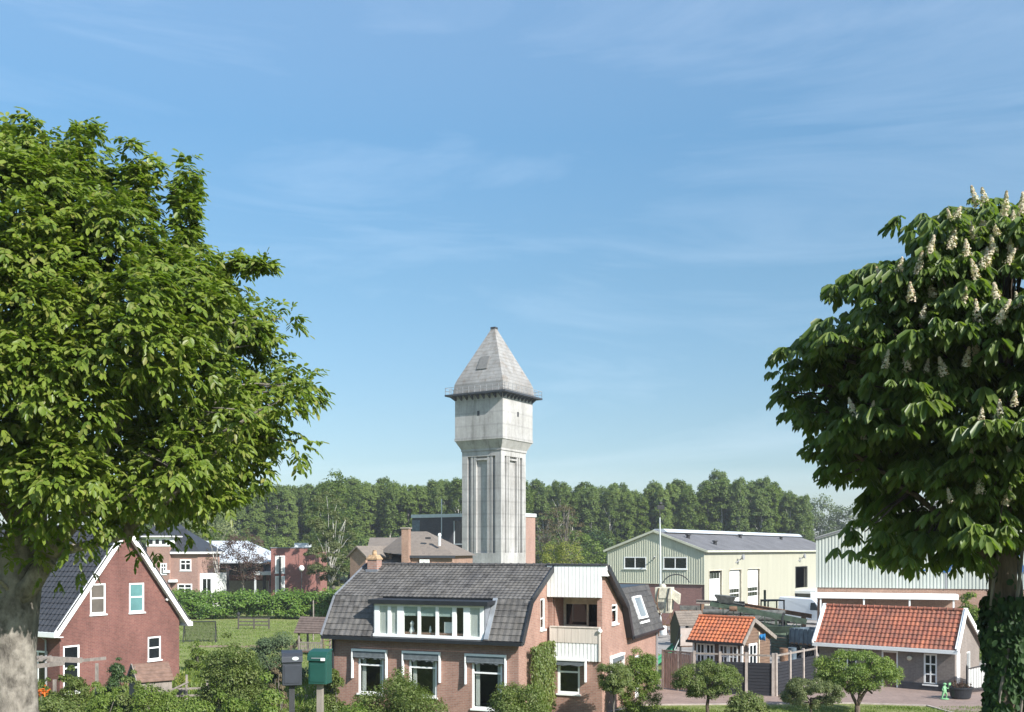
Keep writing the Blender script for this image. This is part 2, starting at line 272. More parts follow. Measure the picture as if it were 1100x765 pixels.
class MB:
    def __init__(s, Mx=None): s.v = []; s.f = []; s.uv = []; s.M = Mx or Matrix()
    def add(s, vs, fs, uvs=None):
        n = len(s.v); s.v += [s.M @ Vector(p) for p in vs]
        for i, f in enumerate(fs):
            s.f.append(tuple(n+k for k in f)); s.uv.append(uvs[i] if uvs else None)
        return s
    def box(s, x0, x1, y0, y1, z0, z1):
        vs = [(x0,y0,z0),(x1,y0,z0),(x1,y1,z0),(x0,y1,z0),(x0,y0,z1),(x1,y0,z1),(x1,y1,z1),(x0,y1,z1)]
        return s.add(vs, [(0,3,2,1),(4,5,6,7),(0,1,5,4),(1,2,6,5),(2,3,7,6),(3,0,4,7)])
    def hexa(s, b, t):      # bottom 4, top 4
        return s.add(list(b)+list(t), [(0,3,2,1),(4,5,6,7),(0,1,5,4),(1,2,6,5),(2,3,7,6),(3,0,4,7)])
    def prism(s, poly, d):   # polygon extruded along d
        n = len(poly); d = Vector(d); a = [Vector(p) for p in poly]; vs = a+[p+d for p in a]
        return s.add(vs, [tuple(range(n))[::-1], tuple(range(n, 2*n))]+[(i, (i+1) % n, n+(i+1) % n, n+i) for i in range(n)])
    def bar(s, a, b, w, h=None, up=(0,0,1)):
        a = Vector(a); b = Vector(b); h = h or w; d = (b-a).normalized(); up = Vector(up)
        if abs(d.dot(up)) > .99: up = Vector((0, 1, 0))
        sd = d.cross(up).normalized(); u2 = sd.cross(d)
        q = [sd*(-w/2)+u2*(-h/2), sd*(w/2)+u2*(-h/2), sd*(w/2)+u2*(h/2), sd*(-w/2)+u2*(h/2)]
        return s.hexa([a+k for k in q], [b+k for k in q])
    def tube(s, pts, rs, n=8, cap=True):
        pts = [Vector(p) for p in pts]; rs = rs if hasattr(rs, '__len__') else [rs]*len(pts)
        vs = []; fs = []; prev = None
        for i, p in enumerate(pts):
            d = (pts[min(i+1, len(pts)-1)]-pts[max(i-1, 0)]).normalized()
            if prev is None: prev = d.orthogonal().normalized()
            a = (prev-d*prev.dot(d)).normalized(); b = d.cross(a); prev = a
            for k in range(n):
                t = 2*math.pi*k/n; vs.append(p+(a*math.cos(t)+b*math.sin(t))*rs[i])
        for i in range(len(pts)-1):
            for k in range(n): fs.append((i*n+k, i*n+(k+1) % n, (i+1)*n+(k+1) % n, (i+1)*n+k))
        if cap: fs += [tuple(range(n))[::-1], tuple(range((len(pts)-1)*n, len(pts)*n))]
        return s.add(vs, fs)
    def lathe(s, prof, n=16, c=(0,0,0), axis='z', sx=1, sy=1):
        vs = []; fs = []
        for r, z in prof:
            for k in range(n):
                t = 2*math.pi*k/n; x = r*math.cos(t)*sx; y = r*math.sin(t)*sy
                vs.append((c[0]+x, c[1]+y, c[2]+z) if axis == 'z' else ((c[0]+z, c[1]+x, c[2]+y) if axis == 'x' else (c[0]+x, c[1]+z, c[2]+y)))
        m = len(prof)
        for i in range(m-1):
            for k in range(n): fs.append((i*n+k, i*n+(k+1) % n, (i+1)*n+(k+1) % n, (i+1)*n+k))
        fs += [tuple(range(n))[::-1], tuple(range((m-1)*n, m*n))]
        return s.add(vs, fs)
    def wall(s, outer, holes=(), depth=.12):
        """skin in the local xz plane facing -y, with reveals round its holes"""
        bm = bmesh.new(); ed = []
        def loop(ps):
            v = [bm.verts.new((p[0], 0, p[1])) for p in ps]
            for i in range(len(v)): ed.append(bm.edges.new((v[i], v[(i+1) % len(v)])))
        loop(outer)
        for (a, b, c, d) in holes: loop([(a, c), (b, c), (b, d), (a, d)])
        bmesh.ops.triangle_fill(bm, edges=ed, use_beauty=True, normal=(0, -1, 0))
        bm.verts.index_update()
        s.add([v.co.copy() for v in bm.verts], [tuple(v.index for v in f.verts) for f in bm.faces]); bm.free()
        for (a, b, c, d) in holes:
            q = [(a, c), (b, c), (b, d), (a, d)]
            for i in range(4):
                p, r = q[i], q[(i+1) % 4]
                s.add([(p[0], 0, p[1]), (r[0], 0, r[1]), (r[0], depth, r[1]), (p[0], depth, p[1])], [(0, 1, 2, 3)])
        return s
    def tiles(s, P0, U, V, w, l, cw=.30, rh=.33, amp=.022, step=.03, clip=None, seg=4):
        P0, U, V = Vector(P0), Vector(U).normalized(), Vector(V).normalized(); N = U.cross(V)
        nc = max(1, round(w/cw)); cw2 = w/nc; nr = max(1, round(l/rh)); rh2 = l/nr
        nu = nc*seg
        for i in range(nr):
            vs = []
            for vv, hh in ((i*rh2, step), ((i+1)*rh2+.0, 0.002)):
                for k in range(nu+1):
                    u = k*cw2/seg; ph = (k % seg)/seg
                    vs.append(P0+U*u+V*vv+N*(hh+amp*(.5+.5*math.sin(2*math.pi*ph))))
            lo = []
            for k in range(nu+1): lo.append(P0+U*(k*cw2/seg)+V*(i*rh2)+N*(-.01))
            m = nu+1; fs = []; uvs = []
            for k in range(nu):
                if clip and not clip((k+.5)*cw2/seg, (i+.5)*rh2): continue
                a = (k+.1)*cw/seg; b = (k+.9)*cw/seg; c0 = (i+.1)*rh; c1 = (i+.9)*rh
                fs.append((k, k+1, m+k+1, m+k)); uvs.append([(a, c0), (b, c0), (b, c1), (a, c1)])
                fs.append((2*m+k, 2*m+k+1, k+1, k)); uvs.append([(a, c0), (b, c0), (b, c0), (a, c0)])
            s.add(vs+lo, fs, uvs)
        return s
    def corrugated(s, w, z0, top, pitch=.4, depth=.05, x0=0, holes=()):
        """ribbed cladding in the local xz plane facing -y; top is a function of x; holes x0,x1,z0,z1"""
        xs = []; n = int(w/pitch); p = w/n
        for i in range(n):
            for fr, d in ((0, 0), (.42, 0), (.5, -depth), (.92, -depth)): xs.append((x0+(i+fr)*p, d))
        xs.append((x0+w, 0))
        for (xa, da), (xb, db) in zip(xs, xs[1:]):
            xm = (xa+xb)/2; sp = [(z0, None)]
            cuts = [(h[2], h[3]) for h in holes if h[0] < xm < h[1]]
            segs = []; z = z0
            for c in sorted(cuts): segs.append((z, c[0], False)); z = c[1]
            segs.append((z, None, True))
            for za, zb, last in segs:
                ta = top(xa) if last else zb; tb = top(xb) if last else zb
                s.add([(xa, da, za), (xb, db, za), (xb, db, tb), (xa, da, ta)], [(0, 1, 2, 3)])
        return s
    def build(s, name, mat, parent=None, smooth=False, bevel=0, recalc=True):
        me = bpy.data.meshes.new(name); me.from_pydata([tuple(p) for p in s.v], [], s.f)
        uvl = me.uv_layers.new(name='UVMap'); z = Vector((0, 0, 1))
        for p, given in zip(me.polygons, s.uv):
            if given:
                for li, q in zip(p.loop_indices, given): uvl.data[li].uv = q
            else:
                n = p.normal
                if abs(n.z) > .97: t = Vector((1, 0, 0)); b = Vector((0, 1, 0))
                else:
                    t = z.cross(n).normalized(); b = n.cross(t)
                for li in p.loop_indices:
                    c = me.vertices[me.loops[li].vertex_index].co; uvl.data[li].uv = (c.dot(t), c.dot(b))
        me.materials.append(mat)
        if smooth:
            for p in me.polygons: p.use_smooth = True
        if recalc:
            bm = bmesh.new(); bm.from_mesh(me); bmesh.ops.recalc_face_normals(bm, faces=bm.faces); bm.to_mesh(me); bm.free()
        o = bpy.data.objects.new(name, me); col.objects.link(o)
        if parent is not None: o.parent = parent
        if bevel:
            bv = o.modifiers.new('bevel', 'BEVEL'); bv.width = bevel; bv.segments = 2; bv.limit_method = 'ANGLE'
        return o
def B(*a): return MB().box(*a)
def tag(o, label=None, cat=None, group=None, kind=None):
    for k, v in (('label', label), ('category', cat), ('group', group), ('kind', kind)):
        if v: o[k] = v
    return o
def thing(name, label, cat, loc=(0, 0, 0), rz=0, group=None):
    o = bpy.data.objects.new(name, None); o.empty_display_size = .3; col.objects.link(o)
    o.location = loc; o.rotation_euler = (0, 0, rz); return tag(o, label, cat, group)
def copy_tree(o, parent=None):
    c = o.copy(); col.objects.link(c)
    if parent is not None: c.parent = parent
    for ch in list(o.children): copy_tree(ch, c)
    return c
# wall frames inside a building: x right as seen from outside, y inward, z up
def FR(o): return Matrix.Translation(o)                                                   # faces -y
def RT(o): return Matrix.Translation(o) @ Matrix(((0,-1,0,0),(1,0,0,0),(0,0,1,0),(0,0,0,1)))  # faces +x, x runs +y
def LF(o): return Matrix.Translation(o) @ Matrix(((0,1,0,0),(-1,0,0,0),(0,0,1,0),(0,0,0,1)))  # faces -x, x runs -y
def BK(o): return Matrix.Translation(o) @ Matrix(((-1,0,0,0),(0,-1,0,0),(0,0,1,0),(0,0,0,1)))
def window(parent, Mx, x0, x1, z0, z1, glass='glass', frame='white', cols=(), rows=(), ft=.07, y0=.02, th=.07, sill=True, name='window', mw=None, label=None):
    mw = mw or ft*.8; f = MB(Mx); y1 = y0+th
    f.box(x0, x0+ft, y0, y1, z0, z1); f.box(x1-ft, x1, y0, y1, z0, z1)
    f.box(x0+ft, x1-ft, y0, y1, z0, z0+ft); f.box(x0+ft, x1-ft, y0, y1, z1-ft, z1)
    for c in cols: xc = x0+(x1-x0)*c; f.box(xc-mw/2, xc+mw/2, y0+.008, y1-.008, z0+ft, z1-ft)
    for r in rows: zc = z0+(z1-z0)*r; f.box(x0+ft, x1-ft, y0+.012, y1-.012, zc-mw/2, zc+mw/2)
    fo = f.build(name, M[frame], parent)
    if label: fo['label'] = label
    MB(Mx).box(x0+ft*.6, x1-ft*.6, y0+th*.5-.006, y0+th*.5+.006, z0+ft*.6, z1-ft*.6).build('pane', M[glass], fo)
    if sill: MB(Mx).box(x0-.06, x1+.06, -.07, y0+.02, z0-.08, z0-.004).build('sill', M[frame if frame != 'black' else 'concrete_post'], fo)
    return fo

# ------------------------------------------------------------------ vegetation builders (numpy)
SUNV = np.array([[sv.x, sv.y, sv.z]])      # leaves turn towards the light
def npmesh(name, V, Q, mat, parent=None, smooth=False):
    me = bpy.data.meshes.new(name); n = len(V); q = len(Q); k = Q.shape[1]
    me.vertices.add(n); me.vertices.foreach_set('co', np.ascontiguousarray(V, dtype=np.float32).ravel())
    me.loops.add(q*k); me.loops.foreach_set('vertex_index', np.ascontiguousarray(Q, dtype=np.int32).ravel())
    me.polygons.add(q); me.polygons.foreach_set('loop_start', np.arange(0, q*k, k, dtype=np.int32)); me.polygons.foreach_set('loop_total', np.full(q, k, dtype=np.int32))
    me.update(calc_edges=True); me.validate(); me.materials.append(mat)
    if smooth: me.polygons.foreach_set('use_smooth', np.ones(q, dtype=bool))
    o = bpy.data.objects.new(name, me); col.objects.link(o)
    if parent is not None: o.parent = parent
    return o
def unit(a): return a/np.maximum(np.linalg.norm(a, axis=-1, keepdims=True), 1e-9)
def rdir(n): return unit(rng.normal(size=(n, 3)))
def leaves6(P, L, N, ln, wd, fold=.25, droop=.2, wide=.45):
    """folded pointed leaf: base P, along L, normal N -> verts, quads"""
    L = unit(L); S = unit(np.cross(L, N)); N = np.cross(S, L)
    ln = np.broadcast_to(ln, (len(P),))[:, None]; wd = np.broadcast_to(wd, (len(P),))[:, None]
    down = np.array([[0, 0, -1.0]])
    base = P; tip = P+L*ln+down*ln*droop
    l1 = P+L*ln*(wide*.6)+S*wd*.42+N*wd*fold*.5; l2 = P+L*ln*(wide+.28)+S*wd*.45+N*wd*fold*.5+down*ln*droop*.45
    r1 = P+L*ln*(wide*.6)-S*wd*.42+N*wd*fold*.5; r2 = P+L*ln*(wide+.28)-S*wd*.45+N*wd*fold*.5+down*ln*droop*.45
    V = np.stack([base, l1, l2, tip, r2, r1], 1).reshape(-1, 3)
    i = np.arange(len(P))[:, None]*6
    Q = np.concatenate([i+np.array([[0, 3, 2, 1]]), i+np.array([[0, 5, 4, 3]])], 0)
    return V, Q
def leaves4(P, L, N, ln, wd):
    L = unit(L); S = unit(np.cross(L, N)); ln = np.broadcast_to(ln, (len(P),))[:, None]; wd = np.broadcast_to(wd, (len(P),))[:, None]
    V = np.stack([P-L*ln*.5, P+S*wd*.5, P+L*ln*.5, P-S*wd*.5], 1).reshape(-1, 3)
    return V, (np.arange(len(P))[:, None]*4+np.array([[0, 1, 2, 3]]))
def inflate(poly, D, n, Rm, bias=.45, flat=1.0):
    """n points in the volume whose silhouette at distance D is the polygon (photo pixels), thick up to Rm metres; returns world points"""
    poly = np.array(poly, float); pts = []
    lo = poly.min(0); hi = poly.max(0); A = poly; Bp = np.roll(poly, -1, 0)
    while sum(len(p) for p in pts) < n:
        q = lo+rng.random((n*2, 2))*(hi-lo); x, y = q[:, :1], q[:, 1:]
        c = ((A[:, 1] > y) != (Bp[:, 1] > y)) & (x < (Bp[:, 0]-A[:, 0])*(y-A[:, 1])/(Bp[:, 1]-A[:, 1]+1e-9)+A[:, 0])
        q = q[c.sum(1) % 2 == 1]
        e = Bp-A; w = q[:, None, :]-A[None]; t = np.clip((w*e).sum(2)/np.maximum((e*e).sum(1), 1e-9), 0, 1)
        d = np.linalg.norm(w-t[..., None]*e, axis=2).min(1)/F*D
        h = np.where(d < Rm, np.sqrt(np.maximum(0, d*(2*Rm-d))), Rm)*flat
        s = np.sign(rng.random(len(q))-.55); r = rng.random(len(q))**bias
        Y = D+s*r*h
        pts.append(np.stack([(q[:, 0]-550)/F*D, Y, EYE+(HZ-q[:, 1])/F*D], 1))
    return np.concatenate(pts)[:n]
def branch(mb, a, b, r0, r1, wob=.1, n=6, seg=8):
    a = Vector(a); b = Vector(b); L = (b-a).length; ps = []; rs = []
    for i in range(n+1):
        t = i/n; p = a.lerp(b, t)+Vector((random.uniform(-1, 1), random.uniform(-1, 1), random.uniform(-.5, .5)))*wob*L*.25*math.sin(math.pi*t)
        ps.append(p); rs.append(r0+(r1-r0)*t)
    mb.tube(ps, rs, seg); return ps
def small_foliage(centers, radii, n, ln, wd, up=.35, squash=1.0, six=False, droop=.2):
    """n leaves on and in the blobs (centers k,3; radii k); world/local coordinates follow the centers"""
    k = rng.choice(len(centers), n, p=radii**2/np.sum(radii**2)); c = centers[k]; r = radii[k]
    d = rdir(n); d[:, 2] = np.where(d[:, 2] < -.3, -d[:, 2]*.6, d[:, 2])
    d = unit(d); P = c+d*(r*(.4+.72*rng.random(n)**.7))[:, None]*np.array([[1, 1, squash]])
    N = unit(d+np.array([[0, 0, up]])+SUNV*.45+rng.normal(size=(n, 3))*.42); L = unit(np.cross(N, rdir(n))+np.array([[0, 0, -.15]]))
    s = .7+.6*rng.random(n)
    return leaves6(P, L, N, ln*s, wd*s, droop=droop) if six else leaves4(P, L, N, ln*s, wd*s)

# ------------------------------------------------------------------ setting
def sheet(name, xs, ys, zf, mat):
    V = []; Fc = []; nx = len(xs)
    for y in ys:
        for x in xs: V.append((x, y, zf(x, y)))
    for j in range(len(ys)-1):
        for i in range(nx-1): Fc.append((j*nx+i, j*nx+i+1, (j+1)*nx+i+1, (j+1)*nx+i))
    me = bpy.data.meshes.new(name); me.from_pydata(V, [], Fc); me.materials.append(mat)
    for p in me.polygons: p.use_smooth = True
    o = bpy.data.objects.new(name, me); col.objects.link(o); o['kind'] = 'structure'; return o
ys = [-300, -150, -80]+list(np.arange(-20, 40, 1.5))+list(np.arange(40, 130, 3))+[150, 200, 300, 500, 900, 1500]
xs = [-1000, -600, -300, -150]+list(np.arange(-90, 91, 6))+[150, 300, 600, 1000]
sheet('ground', xs, ys, lambda x, y: gz(y), M['grass'])
def flat(name, pts, z, mat):
    return tag(MB().add([(x, y, z) for x, y in pts], [tuple(range(len(pts)))]).build(name, mat, recalc=False), kind='structure')
flat('paved_yard', [(3.9, 46.5), (6.2, 49.6), (17, 50.2), (20.5, 49.4), (21.2, 44), (60, 40), (60, 57), (26, 60), (17, 56), (9, 60)], .012, M['paving'])
flat('farm_yard', [(11, 66), (60, 62), (75, 130), (10, 140)], .008, M['yard'])
flat('garden_path', [(X(205, 80), 79), (X(330, 80), 79), (X(330, 80), 80.6), (X(205, 80), 80.6)], .01, M['soil'])
flat('vegetable_bed', [(X(285, 52), 50), (X(345, 50), 49), (X(345, 60), 62), (X(290, 62), 62)], .01, M['soil'])
flat('garden_terrace', [(X(120, 50), 48), (X(205, 50), 48), (X(206, 58), 57), (X(150, 56), 53)], .01, M['paving'])
sheet('dike_road', [-200, -60, -20, 0, 20, 60, 200], [3, 6, 9], lambda x, y: 4.606, M['asphalt'])

kb = MB(); kp = [(3.9, 46.5), (6.2, 49.6), (17, 50.2), (20.5, 49.4), (21.2, 44)]
for (xa, ya), (xb, yb) in zip(kp, kp[1:]): kb.bar((xa, ya, .0), (xb, yb, .0), .14, .12)
tag(kb.build('kerb', M['concrete_post']), kind='structure')
def grass_patch(name, n, box, h, mat, w=.012):
    x = box[0]+(box[1]-box[0])*rng.random(n); y = box[2]+(box[3]-box[2])*rng.random(n)
    k = np.sin(x*1.7+np.sin(y*1.3)*2)+np.sin(y*2.1+x)+rng.normal(size=n)*.8; sel = k > -1.2; x, y, k = x[sel], y[sel], k[sel]; m = len(x)
    z = np.array([gz(v) for v in y]); hh = h*(.5+.7*rng.random(m))*(1+.18*k); a = rng.random(m)*6.283; ln = np.stack([np.cos(a), np.sin(a)], 1)*hh[:, None]*.45; sd = np.stack([-np.sin(a), np.cos(a)], 1)*w*(1+hh[:, None]*3)
    P = np.stack([x, y], 1); V = np.stack([np.c_[P-sd, z], np.c_[P+sd, z], np.c_[P+ln*.45+sd*.6, z+hh*.65], np.c_[P+ln, z+hh]], 1).reshape(-1, 3)
    o = npmesh(name, V, np.arange(m)[:, None]*4+np.array([[0, 1, 2, 3]]), mat); o['kind'] = 'stuff'; return o
grass_patch('rough_grass', 42000, (-24, -3, 33, 62), .34, M['leaf_light'])
grass_patch('lawn_grass', 50000, (3, 24, 40, 49.2), .08, M['leaf_light'], .01)
grass_patch('meadow_grass', 40000, (-38, -9, 62, 108), .11, M['leaf_light'], .02)

# ------------------------------------------------------------------ main house in the middle
def main_house():
    t = thing('brick_house', 'brown brick house with weathered grey gambrel roof, long white dormer and corner balcony', 'house', (.29, 44, 0), R(-22))
    L = -9.53; b = 2.69; h = 3.75; ze = 3.7; K = (.8, 5.5); RG = (h, 6.95); KR = (7.1, 5.0); ER = (8.05, 3.35); vw = 14.2
    w = MB()
    wins = [(-8.1, -6.75, 1.0, 2.85), (-5.42, -4.0, 1.0, 2.85), (-2.25, -.78, .62, 2.85)]
    w.M = FR((0, 0, 0)); w.wall([(L, -.3), (0, -.3), (0, ze+.25), (L, ze+.25)], wins)
    w.M = RT((0, 0, 0)); w.wall([(0, -.3), (h, -.3), (h, RG[1]-.1), (K[0], K[1]-.1), (0, ze+.3)], [(2.75, 3.35, 4.0, 5.45)])
    w.M = LF((L, 0, 0)); w.wall([(-ER[0], -.3), (0, -.3), (0, ze+.3), (-K[0], K[1]-.1), (-RG[0], RG[1]-.1), (-KR[0], KR[1]-.1), (-ER[0], ER[1])])
    w.M = FR((0, h, 0)); w.wall([(0, -.3), (b, -.3), (b, RG[1]-.2), (0, RG[1]-.2)], [(.5, 1.6, .95, 2.5), (.25, 2.45, 3.95, 5.5)], .14)
    w.M = RT((b, 0, 0)); w.wall([(h, -.3), (vw, -.3), (vw, 3.45), (ER[0], 3.45), (KR[0], KR[1]-.12), (h, RG[1]-.12)], [(5.35, 6.35, 4.15, 5.1), (5.1, 6.8, 1.05, 2.45), (9.6, 10.5, 0, 2.2)])
    w.M = BK((0, vw, 0)); w.wall([(-b, -.3), (3, -.3), (3, 5.7), (-b+.6, 5.7), (-b, 3.45)])
    w.M = Matrix()
    w.build('wall', M['brick_main'], t, recalc=False)
    # roof
    U0, U1 = L-.3, .3
    rf = MB()
    E = (-.35, ze)
    def slope(a, c, x0, x1, clip=None, **k):
        d = Vector((0, c[0]-a[0], c[1]-a[1])); rf.tiles((x0, a[0], a[1]), (1, 0, 0), d, x1-x0, d.length, clip=clip, **k)
    dl = math.hypot(K[0]-E[0], K[1]-E[1])
    DX0, DX1 = -7.2-U0, -1.55-U0
    slope(E, K, U0, U1, rh=.31, clip=lambda u, v: not (DX0 < u < DX1))
    slope(K, RG, U0, U1, rh=.25, cw=.23)
    # rear slopes, full width
    for a, c in ((RG, KR), (KR, ER)):
        d = Vector((0, a[0]-c[0], a[1]-c[1])); rf.tiles((b+.28, c[0], c[1]), (-1, 0, 0), d, b+.28-U0, d.length)
    ro = rf.build('roof', M['tile_grey'], t)
    dk = MB()
    for a, c, x0, x1 in ((E, K, U0, -7.25), (E, K, -1.5, U1), (K, RG, U0, U1), (RG, KR, U0, b+.27), (KR, ER, U0, b+.27)):
        n = Vector((0, -(c[1]-a[1]), c[0]-a[0])).normalized()*-.12; o_ = n*.15
        dk.hexa([(x0, a[0], a[1])+o_ if 0 else Vector((x0, a[0], a[1]))+o_, Vector((x1, a[0], a[1]))+o_, Vector((x1, c[0], c[1]))+o_, Vector((x0, c[0], c[1]))+o_],
                [Vector((x0, a[0], a[1]))+n, Vector((x1, a[0], a[1]))+n, Vector((x1, c[0], c[1]))+n, Vector((x0, c[0], c[1]))+n])
    dk.build('roof_deck', M['anthracite'], ro)
    rc = MB(); rc.tube([(U0, h, 6.97), (b+.28, h, 6.97)], .1, 8); 
    for i in range(32): rc.lathe([(.115, 0), (.125, .05), (.115, .1)], 8, (U0+.1+i*.39, h, 6.97), 'x')
    rc.build('ridge', M['tile_dark'], ro)
    # verge boards
    def verge(x, pts, nm='verge_board', m='black', wd=.06, hh=.30):
        vb = MB()
        for a, c in zip(pts, pts[1:]): vb.bar((x, a[0], a[1]-.06), (x, c[0], c[1]-.06), wd, hh, up=(0, -(c[1]-a[1]), c[0]-a[0]))
        vb.build(nm, M[m], t)
    verge(U1+.035, [(E[0]-.02, E[1]), K, RG]); verge(U0-.035, [(E[0]-.02, E[1]), K, RG], m='lead'); verge(U0-.035, [RG, KR, ER], m='lead')
    verge(b+.32, [RG, KR, (ER[0]+.05, ER[1]-.05)])
    g = MB(); g.box(U0, U1+.05, E[0]-.17, E[0]+.02, ze-.17, ze-.02); g.box(L, 0, -.3, -.02, ze-.06, ze-.01); g.build('gutter', M['black'], t)
    MB().box(L+.06, L+.14, -.14, -.06, 0, ze-.1).build('drainpipe', M['iron'], t)
    # front windows with drop-arm awnings
    for i, (x0, x1, z0, z1) in enumerate(wins):
        window(t, FR((0, 0, 0)), x0, x1, z0, z1, rows=(.72,), ft=.09)
        a = MB(); a.box(x0-.3, x1+.22, -.16, -.015, 2.98, 3.08); a.box(x0-.3, x0-.24, -.16, -.02, 1.7, 2.98); a.box(x1+.16, x1+.22, -.16, -.02, 1.7, 2.98)
        ao = a.build('awning', M['white'], t)
        c = MB(); n = 18; ps = []
        for k in range(n+1):
            u = x0-.22+(x1-x0+.36)*k/n; ps.append((u, 2.66+.045*math.sin(k*1.9+i)+.03*math.sin(k*.8)))
        c.prism([(x0-.22, -.14, 2.97)]+[(u, -.14, z) for u, z in ps]+[(x1+.14, -.14, 2.97)], (0, .07, 0)); 
        c.tube([(x0-.2, -.12, 2.7), (x1+.12, -.12, 2.7)], .035, 8); c.build('canvas', M['canvas'], ao)
        r = MB(); r.bar((x0-.27, -.12, 2.95), (x0-.25, -.19, 1.7), .05, .03); r.build('awning_arm', M['white'], ao)
        cu = MB(); cu.box(x0+.1, x0+.3, .2, .22, z0+.1, z1-.1); cu.box(x1-.3, x1-.1, .2, .22, z0+.1, z1-.1); cu.build('curtain', M['curtain'], t)
    # dormer
    d = MB(); dz0, dz1, dx0, dx1, dv = 3.74, 5.22, -7.15, -1.6, -.16
    fr = [(.0, .045), (.125, .155), (.215, .275), (.405, .43), (.57, .595), (.72, .755), (.82, .875), (.965, 1.0)]
    P_ = lambda q: dx0+(dx1-dx0)*q
    for a, c in fr: d.box(P_(a), P_(c), dv, dv+.1, dz0+.1, dz1)
    d.box(dx0-.05, dx1+.05, dv-.06, dv+.1, dz0-.03, dz0+.1); d.box(dx0, dx1, dv+.006, dv+.1, dz1-.1, dz1-.004)
    do = d.build('dormer', M['white'], t)
    for (a, c), nm in zip(zip([f[1] for f in fr], [f[0] for f in fr][1:]), 'wwbbbow'):
        MB().box(P_(a)-.02, P_(c)+.02, dv+.045, dv+.057, dz0+.06, dz1-.06).build('pane', M['glass'], do)
        if nm == 'w': MB().box(P_(a), P_(c), dv+.062, dv+.07, dz0+.1, dz1-.1).build('curtain', M['curtain'], do)
        if nm == 'b': MB().box(P_(a), P_(c), dv+.062, dv+.075, dz1-.52, dz1-.1).build('blind', M['blind'], do)
    for x in (dx0, dx1):
        ck = MB()
        s = .06 if x == dx1 else -.06
        ck.prism([(x, dv+.02, dz0), (x, dv+.02, dz1), (x, .62, dz1), (x, .0, dz0+.3)], (s, 0, 0))
        ck.build('dormer_cheek', M['lead'], do)
    dr = MB(); dr.hexa([(dx0-.25, dv-.18, dz1), (dx1+.25, dv-.18, dz1), (dx1+.25, .8, dz1+.06), (dx0-.25, .8, dz1+.06)],
                       [(dx0-.25, dv-.18, dz1+.2), (dx1+.25, dv-.18, dz1+.2), (dx1+.25, .8, dz1+.22), (dx0-.25, .8, dz1+.22)]); dr.build('dormer_roof', M['black'], do)
    fl_ = MB(); fl_.prism([(dx1+.3, -.36, 3.74), (dx1+.08, -.36, 3.74), (dx1+.08, .75, 5.52), (dx1+.3, .75, 5.52)], (0, -.03, .03)); fl_.build('flashing', M['zinc'], do)
    MB().lathe([(.10, 0), (.13, .15), (.06, .35), (.10, .5), (.02, .62)], 10, (P_(.33), .1, dz0+.1)).build('vase', M['white'], do); MB().lathe([(.05, 0), (.06, .2), (.02, .4)], 10, (P_(.5), .1, dz0+.1)).build('vase', M['white'], do); MB().box(P_(.63), P_(.7), .06, .1, dz0+.1, dz0+.7).build('picture_board', M['white'], do)
    # chimney
    ch = MB(); cx, cy = -9.15, 3.35; ch.box(cx-.27, cx+.27, cy-.25, cy+.25, 6.1, 7.22); co = ch.build('chimney', M['brick_far'], ro)
    cc = MB(); cc.box(cx-.31, cx+.31, cy-.29, cy+.29, 7.222, 7.3); cc.hexa([(cx-.29, cy-.27, 7.3), (cx+.29, cy-.27, 7.3), (cx+.29, cy+.27, 7.3), (cx-.29, cy+.27, 7.3)], [(cx-.2, cy-.2, 7.46), (cx+.2, cy-.2, 7.46), (cx+.2, cy+.2, 7.46), (cx-.2, cy+.2, 7.46)])
    cc.lathe([(.12, 7.46), (.13, 7.52), (.09, 7.66), (.10, 7.7)], 10, (cx, cy, 0)); cc.build('chimney_cap', M['chimney_pot'], co)
    MB().box(cx-.33, cx+.33, cy-.33, cy+.31, 6.3, 6.74).build('chimney_flashing', M['lead'], co)
    # gable window on the wall beside the balcony
    window(t, RT((0, 0, 0)), 2.75, 3.35, 4.0, 5.45, rows=(.35,), ft=.08)
    # white clad front of the right end
    p = MB(); p.M = FR((0, h-.16, 0)); n = 15
    for i in range(n): p.box(.02+i*(b-.0)/n, .02+(i+1)*(b)/n-.018, 0, .12+.02*(i % 2), 5.5, 6.97)
    p.M = Matrix(); p.box(b-.02, b+.26, h-.16, h+.5, 6.5, 6.99); p.build('white_cladding', M['white'], t)
    MB().box(.0, b+.27, h-.2, h+.02, 6.985, 7.05).build('roof_edge', M['anthracite'], t)
    fo = MB(); fo.box(L+.05, -.05, .2, ER[0]-.1, .3, .4); fo.box(L+.05, -.05, .9, ER[0]-1.2, 3.7, 3.8); fo.box(L+.1, -.1, 3.0, 3.1, .4, 3.7); fo.box(.05, b-.05, h+1.8, h+1.9, .4, 3.8); fo.box(.05, b-.05, h+.2, vw-.2, .3, .4); fo.box(L+.1, -.1, 2.2, 2.3, 3.8, 6.1); fo.build('floor', M['anthracite'], t)
    # balcony recess
    rc = MB(); rc.box(.27, .33, h+.13, h+1.5, 3.9, 5.5); rc.box(.33, 2.4, h+.14, h+1.5, 3.86, 3.94); rc.box(.33, 2.4, h+.14, h+1.5, 5.5, 5.56); rc.box(2.4, 2.46, h+.13, h+1.5, 3.9, 5.5); bo = rc.build('balcony', M['brick_main'], t)
    bd = MB(); bd.box(.33, .45, h+1.35, h+1.45, 3.95, 5.5); bd.box(1.5, 1.6, h+1.35, h+1.45, 3.95, 5.5); bd.box(2.3, 2.4, h+1.35, h+1.45, 3.95, 5.5); bd.box(.45, 2.3, h+1.35, h+1.45, 5.1, 5.5); bd.box(.45, 1.5, h+1.36, h+1.44, 3.95, 4.1)
    bdo = bd.build('balcony_door', M['cream'], bo); MB().box(.4, 2.35, h+1.42, h+1.43, 3.95, 5.4).build('pane', M['glass_dark'], bdo)
    pr = MB(); n = 7
    for i in range(n): pr.box(.2+i*2.38/n, .2+(i+1)*2.38/n-.012, h-.12, h-.05, 3.36, 4.07)
